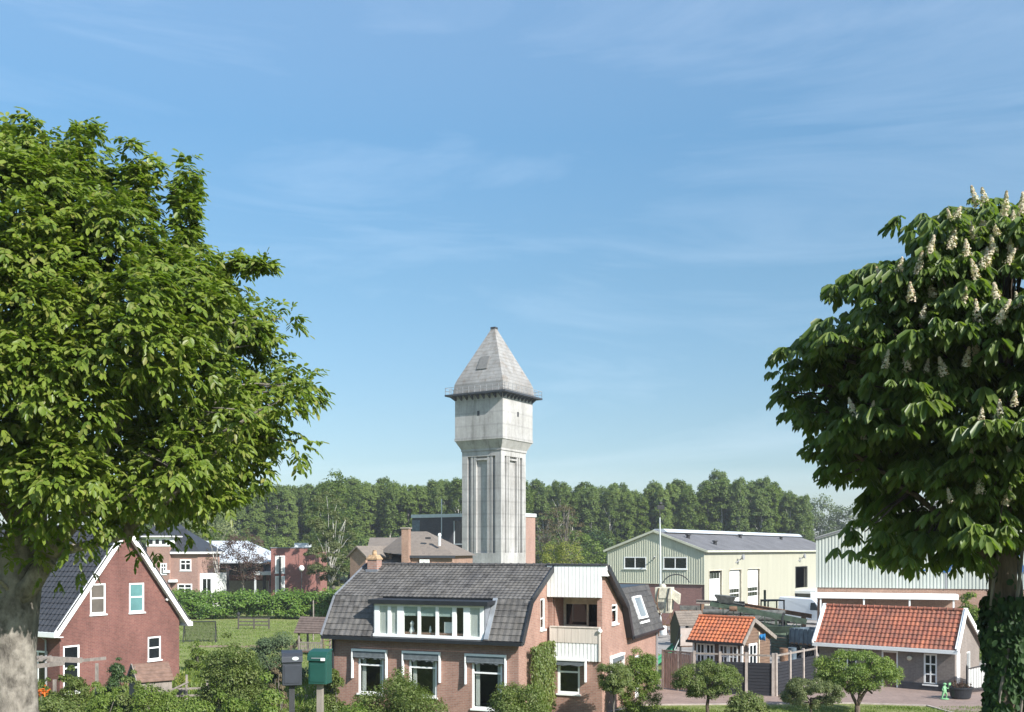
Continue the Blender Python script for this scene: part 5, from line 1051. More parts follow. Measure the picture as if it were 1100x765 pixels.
def tarp():
    t = thing('covered_stack', 'stack of dark pipes lying in the yard just above the orange shed roof', 'pipe stack', (X(792, 80), 80, 0), R(-14))
    for i, (y, z) in enumerate(((-.6, .25), (-.1, .25), (.4, .25), (-.35, .68), (.15, .68), (-.1, 1.1))):
        m = MB(); m.lathe([(.18, -3.2), (.23, -3.2), (.23, 3.2), (.18, 3.2)], 14, (i*.1, y*1.0, z+1.6), 'x'); m.build('pipe', M['machine_grey'], t)
    c = MB(); [c.box(x-.1, x+.1, -1, 1, 1.25, 1.6) for x in (-2, 2)]; [c.box(x-.1, x+.1, y-.1, y+.1, 0, 1.25) for x in (-2, 2) for y in (-.8, .8)]; c.build('cradle', M['rust'], t)
tarp()
def beams():
    g = 'steel girders lying across the farmyard'
    for i, (a, b, Y, lb) in enumerate((((770, 648), (840, 661), 83, 'long dark steel girder propped across the middle of the yard machinery'), ((800, 652), (872, 664), 82, 'rusty steel girder reaching towards the white van'), ((748, 648), (800, 650), 90, 'weathered grey girder resting over the flatbed trailer'))):
        p, q = W(*a, Y), W(*b, Y-1); t = thing('steel_girder', lb, 'girder', p, 0, g); d = q-p; m = MB(); m.bar((0, 0, 0), d, .3, .05); m.bar((0, 0, .14), d+Vector((0, 0, .14)), .05, .26); m.bar((0, 0, .29), d+Vector((0, 0, .29)), .3, .05); m.build('girder_profile', M[('machine_grey', 'rust', 'timber_grey')[i]], t)
        for f in (.12, .5, .88): c = p.lerp(q, f)-p; MB().box(c.x-.12, c.x+.12, c.y-.3, c.y+.3, -p.z, c.z-.03).build('trestle', M['rust'], t)
beams()
def harrow():
    Y = 79; t = thing('harrow', 'tangled old spring-tine harrow with curved tines beside the conveyor', 'harrow', (X(836, Y), Y, .9), R(-24)); f = MB(); [f.bar((-1.6, y, .5), (1.6, y, .5), .09) for y in (-.8, 0, .8)]; [f.bar((x, -.8, .55), (x, .8, .55), .08) for x in (-1.2, 0, 1.2)]; f.build('frame', M['rust'], t)
    n = MB()
    for i in range(15):
        x = -1.5+i*.215; y = (-.8, 0, .8)[i % 3]; n.tube([(x, y+.32*math.sin(a)*1.2, .5+.3*math.cos(a)-.2*a*.4) for a in np.linspace(-.6, 3.6, 9)], .03, 5)
    n.build('tine', M['machine_grey'], t); h = MB(); h.bar((-.5, -.8, .5), (0, -1.9, .5), .1); h.bar((.5, -.8, .5), (0, -1.9, .5), .1); h.bar((0, -.8, .5), (0, -.9, 1.4), .09); h.build('drawbar', M['green_mach'], t); [MB().box(x-.1, x+.1, -.1, .1, -.9, .45).build('stand', M['rust'], t) for x in (-1.4, 1.4)]
harrow()
def crates():
    for i, (px, Y, c, lb) in enumerate(((752, 84, 'timber_grey', 'grey wooden crate left of the pipe stack'), (812, 90, 'timber_red', 'reddish wooden crate beside the tractor wheel'), (846, 74, 'green_mach', 'dull green slatted crate in front of the trailer'))):
        t = thing('crate', lb, 'crate', (X(px, Y), Y, 0), R(-20+25*i), 'crates around the farmyard'); w, h = .8, 1.5; m = MB(); [m.box(x-.05, x+.05, y-.05, y+.05, 0, h) for x in (-w, w) for y in (-w, w)]
        for k in range(6): z = .08+k*.24; [m.box(-w, w, y-.02, y+.02, z, z+.19) for y in (-w-.071, w+.071)]; [m.box(x-.02, x+.02, -w, w, z, z+.19) for x in (-w-.071, w+.071)]
        m.build('slats', M[c], t); MB().box(-w, w, -w, w, .1, h-.25).build('contents', M['soil'], t)
crates()
def drums():
    for i, (px, Y, c, lb) in enumerate(((757, 73, 'slate_blue', 'blue-grey oil drum behind the garden shed roof'), (842, 69, 'rust', 'rusty oil drum behind the fence by the shed'), (851, 69.5, 'slate_blue', 'blue-grey oil drum next to the rusty drum'))):
        t = thing('oil_drum', lb, 'drum', (X(px, Y), Y, 0), 0, 'oil drums in the farmyard'); m = MB(); m.lathe([(.28, 0), (.3, .02), (.29, .3), (.31, .32), (.29, .34), (.29, .6), (.31, .62), (.29, .64), (.29, .9), (.3, .92), (.27, .9)], 18); m.build('barrel', M[c], t)
drums()
def cream_machine():
    Y = 88; t = thing('mixing_machine', 'tall cream farm machine with a curved hose on rusty legs beside the main house roof', 'farm machine', (X(714, Y), Y, 0), R(-20)); t.scale = (.86, .86, .98)
    b = MB(); b.hexa([(-.7, -.7, 2.2), (.7, -.7, 2.2), (.7, .7, 2.2), (-.7, .7, 2.2)], [(-.85, -.8, 3.4), (.85, -.8, 3.4), (.85, .8, 3.4), (-.85, .8, 3.4)]); b.box(-.85, .85, -.8, .8, 3.4, 4.5); b.build('hopper', M['cream'], t, bevel=.05); [MB().tube([(x, -.88, 2.4), (x, -.9, 3.6), (x+.2, -.86, 4.45)], .06, 8).build('pipe', M[c_], t) for x, c_ in ((-.6, 'rust'), (.45, 'iron'))]; MB().box(-.5, .1, -.84, -.80, 2.6, 3.2).build('control_panel', M['machine_grey'], t); MB().bar((.7, -.95, .3), (-.9, -.95, 3.5), .07).build('ladder_rail', M['rust'], t)
    l = MB(); [l.bar((x, y, 0), (x*.8, y*.8, 2.4), .14) for x in (-.8, .8) for y in (-.7, .7)]; [l.bar((-.75, y, 1.1), (.75, y, 1.1), .09) for y in (-.65, .65)]; l.bar((-.75, -.65, .2), (.7, -.6, 2.1), .08); l.build('leg', M['rust'], t)
    e = MB(); e.hexa([(.85, -.5, 3.5), (1.5, -.4, 3.0), (1.5, .4, 3.0), (.85, .5, 3.5)], [(.85, -.5, 4.3), (1.6, -.4, 3.9), (1.6, .4, 3.9), (.85, .5, 4.3)]); e.build('feed_chute', M['cream'], t)
    h = MB(); h.tube([(-.3+1.5*(1-math.cos(a)), 0, 4.4+1.25*math.sin(a)) for a in np.linspace(.0, 2.7, 14)], .05, 8); h.build('hose', M['iron'], t)
    p = MB(); p.box(-.4, .3, -.86, -.8, 3.55, 4.35); p.build('hatch', M['cream'], t); MB().lathe([(.35, 0), (.35, .15), (.2, .3)], 12, (-.2, 0, 4.5)).build('lid', M['cream'], t)
    MB().lathe([(.3, 0), (.32, .1), (.32, .7), (.25, .8)], 12, (.1, -1.1, .3)).build('tank', M['white'], t)
cream_machine()
def mast():
    Y = 94; t = thing('light_mast', 'tall slender white mast with a dark lamp head in front of the green gable', 'mast', (X(709.5, Y), Y, 0))
    MB().tube([(0, 0, 0), (0, 0, 6), (-.06, 0, Zy(556, Y))], [.11, .085, .06], 10).build('pole', M['steel_pale'], t)
    h = MB(); z = Zy(556, Y); h.tube([(-.06, 0, z), (-.05, 0, z+1.1)], .05, 8); h.box(-.3, .35, -.2, .2, z+.75, z+1.15); h.bar((-.05, 0, z-.7), (.5, 0, z+.1), .05); h.lathe([(.05, 0), (.2, .1), (.16, .3)], 10, (0, 0, z+1.15)); h.build('lamp_head', M['iron'], t)
mast()
def play_tower():
    Y = 66; t = thing('play_tower', 'wooden play tower with brown plank roof, shade-darkened gable and green slide behind the driveway gate', 'play tower', (X(739, Y), Y, 0), R(16))
    r = MB(); r.tiles((-.95, -.75, 2.75), (1, 0, 0), (0, .75, .95), 1.9, 1.2, cw=.25, rh=.2, amp=.008, step=.025); r.tiles((.95, .75, 2.75), (-1, 0, 0), (0, -.75, .95), 1.9, 1.2, cw=.25, rh=.2, amp=.008, step=.025); r.build('roof', M['roof_brown'], t)
    g = MB(); g.prism([(-.93, -.72, 2.7), (-.93, 0, 3.65), (-.93, .72, 2.7), (-.93, .72, 1.5), (-.93, -.72, 1.5)], (.05, 0, 0)); g.prism([(-.93, -.75, 2.7), (-1.5, -.2, .0), (-1.42, -.2, 0), (-.9, -.68, 2.6)], (0, .06, 0)); g.build('gable', M['black'], t)  # gable end in shade: the shade is painted in as black
    f = MB(); f.box(-.88, .9, -.66, -.6, 1.45, 2.6); f.box(.85, .9, -.6, .6, 1.45, 2.7); f.build('wall', M['pale_board'], t)
    [MB().box(x-.05, x+.05, y-.05, y+.05, 0, 2.6 if 0 else 1.45).build('post', M['iron'], t) for x in (-.8, .8) for y in (-.55, .55)]
    MB().box(-.85, .85, -.6, .6, 1.36, 1.45).build('floor', M['timber_red'], t)
    s = MB(); s.prism([(-.95, -.3, 1.4), (-1.7, -.3, .75), (-2.4, -.3, .3), (-2.7, -.3, .28), (-2.7, -.3, .2), (-2.4, -.3, .2), (-1.7, -.3, .63), (-.95, -.3, 1.28)], (0, .6, 0)); [s.prism([(-.95, y, 1.55), (-1.7, y, .9), (-2.4, y, .45), (-2.7, y, .4), (-2.7, y, .2), (-2.4, y, .2), (-1.7, y, .63), (-.95, y, 1.28)], (0, .05, 0)) for y in (-.351, .301)]; s.build('slide', M['slide_green'], t)
    p = MB(); p.bar((-1.2, -.5, 1.2), (-.8, -.7, 2.2), .06); p.build('handrail', M['steel_pale'], t)
play_tower()

# ------------------------------------------------------------------ far buildings on the left
def hip(mb, x0, x1, y0, y1, z0, z1, ov=.4, ridge=None):
    x0, x1, y0, y1 = x0-ov, x1+ov, y0-ov, y1+ov
    if (x1-x0) >= (y1-y0): r = (y1-y0)/2; a, b = (x0+r, (y0+y1)/2, z1), (x1-r, (y0+y1)/2, z1); fs = [(0, 1, 5, 4), (1, 2, 5), (2, 3, 4, 5), (3, 0, 4)]
    else: r = (x1-x0)/2; a, b = ((x0+x1)/2, y0+r, z1), ((x0+x1)/2, y1-r, z1); fs = [(0, 1, 4), (1, 2, 5, 4), (2, 3, 5), (3, 0, 4, 5)]
    mb.add([(x0, y0, z0), (x1, y0, z0), (x1, y1, z0), (x0, y1, z0), a, b], fs); mb.add([(x0, y0, z0-.01), (x1, y0, z0-.01), (x1, y1, z0-.01), (x0, y1, z0-.01)], [(0, 3, 2, 1)])
def villa():
    Y = 118; t = thing('villa', 'orange-red brick villa with black hipped roofs and white frieze behind the left brick house', 'house', (X(184, Y), Y, 0), R(-8))
    ax, bx = -2.8, 3.3
    z1, z2 = Zy(577, Y), Zy(595, Y)
    w = MB(); w.box(ax, -.01, -.5, 5, 0, z1-1.1); w.box(0, bx, 0, 6, 0, z2); w.build('wall', M['brick_far'], t)
    fz = MB(); fz.box(ax-.05, .05, -.56, 5.05, z1-1.1, z1); fo = fz.build('frieze', M['white'], t)
    for i in range(3): x = ax+.55+i*.8; MB().box(x-.22, x+.22, -.6, -.57, z1-.8, z1-.3).build('window', M['glass_dark'], fo)
    r = MB(); hip(r, ax, 0, -.5, 5, z1+.15, z1+2.2); ro = r.build('roof', M['tile_black'], t); MB().box(ax-.5, .5, -1, 5.5, z1+.0, z1+.14).build('eaves', M['white'], ro)
    r = MB(); hip(r, -3.5, bx, 0, 6, z2+.25, z2+3.0); ro = r.build('roof', M['tile_black'], t); MB().box(.06, bx+.45, -.45, 6.4, z2, z2+.24).build('eaves', M['white'], ro)
    for (xa, xb, za, zb) in ((1.1, 2.5, Zy(613, Y), Zy(601, Y)), (.8, 2.6, Zy(639, Y), Zy(627, Y)), (-1.1, -.3, Zy(617, Y), Zy(605, Y))):
        window(t, FR((0, 0 if xa > 0 else -.5, 0)), xa, xb, max(.3, za), zb, glass='glass_dark', cols=(.5,), rows=(.62,), ft=.14, y0=-.06, th=.08)
    for (x, z) in ((-.3, Zy(614, Y)), (.4, Zy(624, Y))): MB().box(x-.4, x+.4, -.7, -.51 if x < 0 else -.02, z-.15, z+.15).build('band', M['white'], t)
    bx_ = MB(); bx_.box(bx+.02, bx+1.75, .5, 4, 0, Zy(616, Y)); bo = bx_.build('white_extension', M['white'], t); window(bo, FR((0, .5, 0)), bx+.3, bx+1.5, .8, Zy(621, Y), glass='glass_dark', cols=(.5,), y0=-.06, th=.08, ft=.1)
villa()
def barn():
    Y = 126; t = thing('open_barn', 'open-sided barn with broad white sheet roof between the villa and the red flat-roofed building', 'barn', (X(212, Y), Y, 0), R(-6))
    x1 = 9.0; z0, z1 = Zy(605, Y), Zy(582, Y+5)
    r = MB(); r.hexa([(-3, 0, z0), (x1, 0, z0), (x1-4.4, 5, z1), (-3, 5, z1)], [(-3, 0, z0+.2), (x1, 0, z0+.2), (x1-4.4, 5, z1+.12), (-3, 5, z1+.12)]); r.hexa([(-3, 5.01, z1), (x1-4.4, 5.01, z1), (x1, 10, z0), (-3, 10, z0)], [(-3, 5.01, z1+.12), (x1-4.4, 5.01, z1+.12), (x1, 10, z0+.2), (-3, 10, z0+.2)])
    r.add([(x1, 0, z0+.2), (x1, 10, z0+.2), (x1-4.4, 5, z1+.12)], [(0, 1, 2)]); r.build('roof', M['white_roof'], t)
    for i, x in enumerate((-2.5, .5, 3.8, 8.6)): MB().box(x-.16, x+.16, .2, .5, 0, z0).build('post', M['iron'], t)
    b = MB(); b.box(-3, x1, 9.2, 9.6, 0, z0-.05); b.build('back_wall', M['black'], t); MB().box(.8, 7.5, 5.0, 5.3, 0, Zy(619, Y)).build('inner_wall', M['brick_red'], t); MB().box(.8, 7.5, 4.7, 4.99, 0, Zy(625, Y)).build('trough', M['concrete_post'], t)
barn()
def carport():
    Y = 124; t = thing('carport', 'small pale carport with grey slate roof beside the red flat-roofed building', 'carport', (X(282, Y), Y, 0), R(-6))
    z = Zy(617, Y); m = MB(); m.box(-1.2, 1.6, 0, 2.5, z-.1, z+.35); m.build('fascia', M['steel_pale'], t); [MB().box(x-.1, x+.1, .1, .3, 0, z-.11).build('post', M['steel_pale'], t) for x in (-1.0, 1.4)]
    r = MB(); r.hexa([(-1.2, 2.6, z+.4), (1.6, 2.6, z+.4), (1.6, 7, Zy(598, Y+4)), (.6, 7, Zy(598, Y+4))], [(-1.2, 2.6, z+.6), (1.6, 2.6, z+.6), (1.6, 7, Zy(597, Y+4)), (.6, 7, Zy(597, Y+4))]); r.build('roof', M['lead'], t)
carport()
def red_block():
    Y = 122; t = thing('flat_roofed_house', 'dark red brick flat-roofed building with tall white window left of the birch', 'building', (X(291, Y), Y, 0), R(-4))
    L = 5.4; z = Zy(589, Y); w = MB(); w.box(0, L, 0, 6, 0, z); w.build('wall', M['brick_red'], t); MB().box(-.06, L+.06, -.06, 6.06, z, z+.12).build('roof_edge', M['lead'], t)
    for za, zb in ((Zy(615.5, Y), Zy(597, Y)), (Zy(638, Y), Zy(619, Y))): window(t, FR((0, 0, 0)), .55, 1.75, max(.2, za), zb, glass='curtain', cols=(.5,), y0=-.08, th=.1, ft=.14)
    MB().box(2.6, 4.2, 1, 3, z+.1, z+.65).build('roof_light', M['steel_pale'], t); MB().box(1.15, 1.35, -.5, -.3, 0, Zy(598, Y)).build('dark_post', M['iron'], t)
red_block()
def brown_houses():
    g = 'brown-roofed brick houses behind the ridge of the main house'
    # gable house
    Y = 104; t = thing('gable_house', 'small brick house with its gable end to the left, lowest of the brown-roofed houses', 'house', (X(376, Y), Y, 0), R(-35))
    z0, z1 = Zy(597, Y), Zy(588.5, Y)
    w = MB(); w.prism([(0, 0, 0), (2.2, 0, 0), (2.2, 0, z0), (1.1, 0, z1), (0, 0, z0)], (0, 7, 0)); w.build('wall', M['brick_house'], t)
    r = MB()
    for s in (-1, 1): r.hexa([(1.1, -.25, z1+.02), (1.1, 7.2, z1+.02), (1.1+s*1.4, 7.2, z0-.22), (1.1+s*1.4, -.25, z0-.22)], [(1.1, -.25, z1+.2), (1.1, 7.2, z1+.2), (1.1+s*1.4, 7.2, z0-.04), (1.1+s*1.4, -.25, z0-.04)])
    r.build('roof', M['roof_brown'], t); MB().box(.3, .9, -.06, -.005, 2.0, 3.6).build('window', M['glass_dark'], t)
    # middle house
    Y = 108; t = thing('brick_house', 'middle brown-roofed house with a white gutter band', 'house', (X(392, Y), Y, 0), R(-3)); z0, z1 = Zy(587, Y), Zy(577.5, Y+3)
    w = MB(); w.box(.5, 4.1, .3, 6, 0, z0-.1); w.build('wall', M['brick_house'], t); r = MB(); r.add([(.3, 0, z0), (4.4, 0, z0), (3.9, 3.2, z1), (-.1, 3.2, z1)], [(0, 1, 2, 3)]); r.add([(-.1, 3.2, z1), (3.9, 3.2, z1), (4.4, 6.4, z0), (-.1, 6.4, z0)], [(0, 1, 2, 3)]); r.add([(.3, 0, z0), (-.1, 3.2, z1), (-.1, 6.4, z0)], [(0, 1, 2)]); r.build('roof', M['roof_brown'], t)
    MB().box(.6, 4.3, -.12, .29, z0-.42, z0-.03).build('gutter', M['white'], t)
    lo = MB(); lo.add([(.9, -4, Zy(605, Y-4)), (5.6, -4, Zy(607, Y-4)), (4.6, .2, z0-.45), (1.3, .2, z0-.45)], [(0, 1, 2, 3)]); lo.build('lower_roof', M['roof_brown'], t); MB().box(1.2, 5.2, -3.7, .2, 0, Zy(607, Y-4)).build('lower_wall', M['brick_house'], t)
    c = MB(); c.box(2.9, 3.35, -2.6, -2.2, Zy(606, Y), Zy(595, Y)); c.build('chimney', M['brick_house'], t); MB().box(2.8, 3.45, -2.7, -2.1, Zy(595, Y), Zy(593.5, Y)).build('chimney_cap', M['concrete_post'], t)
    # big house
    Y = 102; t = thing('brick_house', 'largest brown-roofed house with sweeping hipped roof and white vent pipe', 'house', (X(432, Y), Y, 0), R(-14)); z1 = Zy(571, Y+4); ze = Zy(597, Y)
    A = Vector((-1.0, 4, z1)); Bq = Vector((1.2, 4.3, z1)); 
    r = MB(); r.add([A, Bq, (5.6, .2, ze), (1.0, -.6, ze)], [(0, 3, 2, 1)]); r.add([A, (1.0, -.6, ze), (.6, -.7, ze-.2), (-1.3, 3.9, z1-.25)], [(0, 1, 2, 3)]); r.add([Bq, (5.6, .2, ze), (5.6, 8, ze)], [(0, 1, 2)]); r.add([A, (-3.6, 8, ze), (5.6, 8, ze), Bq], [(0, 1, 2, 3)]); r.add([A, (1.0, -.6, ze-.05), (-3.6, 3, ze+.4), (-3.6, 8, ze)], [(0, 1, 2, 3)]); r.build('roof', M['roof_brown'], t)
    w = MB(); w.prism([(1.1, -.3, 0), (5.2, .45, 0), (5.2, 7.8, 0), (-3.2, 7.8, 0)], (0, 0, ze-.02)); w.build('wall', M['brick_house'], t)
    gb = MB(); gb.bar((1.0, -.65, ze-.1), (5.6, .15, ze-.1), .1, .25); gb.build('gutter', M['anthracite'], t)
    window(t, FR((0, 0, 0)) @ Matrix.Rotation(R(10.4), 4, 'Z'), 1.9, 2.9, ze-1.6, ze-.35, glass='curtain', cols=(.5,), y0=-.72, th=.08, ft=.1, sill=False)
    v = MB(); v.lathe([(.14, 0), (.14, 1.0), (.2, 1.05), (.12, 1.3)], 10, (3.6, 1.2, ze+1.0)); v.build('vent_pipe', M['white'], t); MB().box(2.0, 2.5, 1.4, 1.7, ze+1.7, ze+1.9).build('roof_vent', M['iron'], t)
    ch = MB(); ch.box(.3, 1.05, -1.0, -.3, 0, Zy(568, Y)); co = ch.build('chimney', M['brick_house'], t); MB().box(.2, 1.15, -1.1, -.2, Zy(568, Y), Zy(567, Y)).build('chimney_cap', M['concrete_post'], co)
brown_houses()
def street_lamp():
    Y = 116; t = thing('street_lamp', 'street lamp with white globe in front of the red flat-roofed building', 'street lamp', (X(324, Y), Y, 0)); MB().tube([(0, 0, 0), (0, 0, Zy(613, Y))], [.08, .05], 8).build('pole', M['iron'], t); z = Zy(612, Y); MB().lathe([(.05, -.2), (.2, -.12), (.32, .1), (.3, .3), (.15, .48), (.02, .5)], 14, (0, 0, z)).build('globe', M['white'], t, smooth=True)
street_lamp()

# ------------------------------------------------------------------ the two big trees in front
def edge_dist(poly, q, D):
    A = np.array(poly, float); Bp = np.roll(A, -1, 0); e = Bp-A; w = q[:, None, :]-A[None]; t = np.clip((w*e).sum(2)/np.maximum((e*e).sum(1), 1e-9), 0, 1)
    return np.linalg.norm(w-t[..., None]*e, axis=2).min(1)/F*D
def compound(P, Dr, n_pairs, rl, ln, wd, droop=.35):
    """pinnate leaves: base P, rachis direction Dr"""
    K = len(P); Dr = unit(Dr); up = np.array([[0, 0, 1.0]]); S = unit(np.cross(Dr, up+rng.normal(size=(K, 3))*.25)); N = np.cross(S, Dr)
    Vs = []; Qs = []; off = 0
    rl = rl*(.75+.5*rng.random(K))[:, None]
    for j in range(n_pairs*2+1):
        if j == n_pairs*2: t = 1.0; d = Dr
        else: t = .35+.6*(j//2)/max(1, n_pairs-.0); s = 1 if j % 2 else -1; d = Dr*.55+S*s*.8
        pos = P+Dr*rl*t+np.array([[0, 0, -1.0]])*rl*(t**2)*.22
        d = unit(d+np.array([[0, 0, -1.0]])*(droop*.7+.25*rng.random((K, 1)))+rng.normal(size=(K, 3))*.16)
        V, Q = leaves6(pos, d, N+SUNV*.7+rng.normal(size=(K, 3))*.25, ln*(.8+.4*rng.random(K)), wd*(.8+.4*rng.random(K)), droop=.18)
        Vs.append(V); Qs.append(Q+off); off += len(V)
    return np.concatenate(Vs), np.concatenate(Qs)
def left_tree():
    D = 17.0; base = Vector((X(14, D), D, gz(D)-.2)); t = thing('broadleaf_tree', 'large bright green broadleaf tree filling the left edge with pale mottled, shade-dappled trunk', 'tree', base)
    loc = np.array(base)
    poly = [(-330, 420), (-300, 290), (-200, 205), (-80, 180), (0, 178), (40, 176), (66, 178), (92, 180), (112, 196), (126, 226), (152, 222), (176, 224), (190, 240), (206, 250), (216, 280), (245, 300), (275, 312), (282, 352), (304, 402), (302, 440), (292, 464), (278, 484), (264, 516), (232, 543), (196, 558), (150, 572), (112, 584), (70, 574), (30, 560), (-30, 580), (-120, 560), (-250, 520)]
    M_ = inflate(poly, D, 250, 2.7, .42); C = np.repeat(M_, 5, 0); o_ = rdir(len(C))+np.array([[.12, -.15, .35]]); C = C+unit(o_)*(.2+.34*rng.random((len(C), 1)))*np.array([[1.15, 1.15, .7]]); C = np.concatenate([C, inflate(poly, D, 120, 2.7, .42)]); d = edge_dist(poly, np.stack([C[:, 0]/D*F+550, HZ-(C[:, 2]-EYE)/D*F], 1), D)
    keep = ~((C[:, 2] < Zy(520, D)) & (rng.random(len(C)) < .15)); C = C[keep]; d = d[keep]
    # hanging clusters and top shoots
    ex = [(75, 612, -.5, .28), (52, 600, -.8, .25), (95, 600, -.3, .22), (60, 585, -1.2, .35), (20, 590, -1.4, .4), (150, 580, .3, .3), (205, 565, .2, .25), (12, 630, -.8, .2), (110, 575, -1, .35), (302, 466, .2, .2), (296, 474, .3, .2), (277, 508, 0, .2), (243, 533, .3, .22), (311, 405, .3, .2)]
    C = np.concatenate([C, [[X(a, D), D+y, Zy(b, D)] for a, b, y, r in ex]]); r = np.concatenate([np.clip(.2+d*.3, .22, .42), [e[3] for e in ex]])
    n = 24000; k = rng.choice(len(C), n, p=(r**2)/np.sum(r**2)); ctr = np.array([X(20, D), D, Zy(360, D)])
    o = unit(C[k]-ctr); dd = rdir(n)+o*.55+np.array([[0, 0, .45]]); dd = unit(dd)
    P = C[k]+dd*(r[k]*(.6+.45*rng.random(n)))[:, None]
    # upright shoots on top
    sh = [(96, 190, 95, 131), (82, 190, 78, 141), (110, 200, 112, 147), (62, 190, 58, 141), (158, 230, 155, 169), (166, 230, 170, 173), (148, 225, 143, 179), (205, 260, 206, 179), (212, 262, 216, 185), (200, 255, 196, 191), (20, 190, 16, 133), (42, 190, 44, 135), (0, 190, -4, 134), (128, 230, 126, 179), (30, 190, 30, 137), (8, 190, 8, 133), (190, 215, 196, 194), (255, 290, 266, 281), (285, 300, 296, 295), (-60, 130, -65, 119), (-150, 150, -160, 139)]
    sP = []; sD = []
    for a, b, c, e in sh:
        m = 60; tt = rng.random(m)*1.15-.15; y = D+rng.normal()*.4; sP.append(np.stack([(a+(c-a)*tt-550)/F*D, np.full(m, y)+rng.normal(size=m)*.08, EYE+(HZ-(b+(e-b)*tt))/F*D], 1)); q = rdir(m)*np.array([1, 1, .4])+np.array([0, 0, .25]); sD.append(q)
    P = np.concatenate([P]+sP); Dr = np.concatenate([unit(dd*.8+rng.normal(size=(n, 3))*.35+np.array([[0, 0, -.25]]))]+sD)
    V, Q = compound(P, Dr, 3, .21, .122, .06)
    npmesh('crown', V-loc, Q, M['leaf_left'], t)
    # trunk and limbs
    L = lambda px, py, y: Vector((X(px, D)-loc[0], D+y-loc[1], Zy(py, D)-loc[2]))
    tk = MB(); tk.tube([(0, 0, -.3), (.0, 0, .35), L(11, 765, 0), L(10, 700, 0), L(14, 650, .05), L(20, 600, .1), L(30, 540, .1), L(22, 470, .2), L(25, 380, .1), L(30, 280, 0)], [.62, .5, .44, .42, .40, .36, .27, .2, .13, .05], 14)
    for a, b, y0, c, e, y1, r0, r1 in ((16, 655, 0, 62, 595, -.3, .2, .16), (62, 595, -.3, 98, 540, -.3, .16, .14), (98, 540, -.3, 140, 440, -.2, .14, .08), (140, 440, -.2, 165, 300, 0, .08, .03), (98, 545, -.3, 150, 520, .5, .11, .08), (150, 520, .5, 245, 400, .6, .08, .03), (62, 595, -.3, 130, 575, .3, .09, .06), (130, 575, .3, 140, 480, .6, .09, .05), (24, 570, .1, -40, 470, -.6, .16, .1), (-40, 470, -.6, -120, 330, -1, .1, .04), (26, 500, .1, 70, 380, 1, .13, .07), (70, 380, 1, 100, 230, .8, .07, .03), (130, 570, .3, 260, 470, -.3, .06, .02), (22, 470, .2, -70, 300, .6, .1, .04), (150, 500, .5, 300, 430, 0, .05, .02), (25, 400, 0, 120, 300, -1.2, .07, .03), (60, 600, -.3, 78, 607, -.55, .03, .012), (18, 640, -.1, 14, 610, -.9, .04, .015)):
        branch(tk, L(a, b, y0), L(c, e, y1), r0, r1, .15)
    for i in range(0, len(C)-14, 3):
        p = Vector(C[i]-loc); q = p+(Vector(ctr-loc)-p).normalized()*.7-Vector((0, 0, .15)); branch(tk, q, p, .018, .006, .2, 3, 5)
    tk.build('trunk', M['bark_pale'], t, smooth=True)
left_tree()

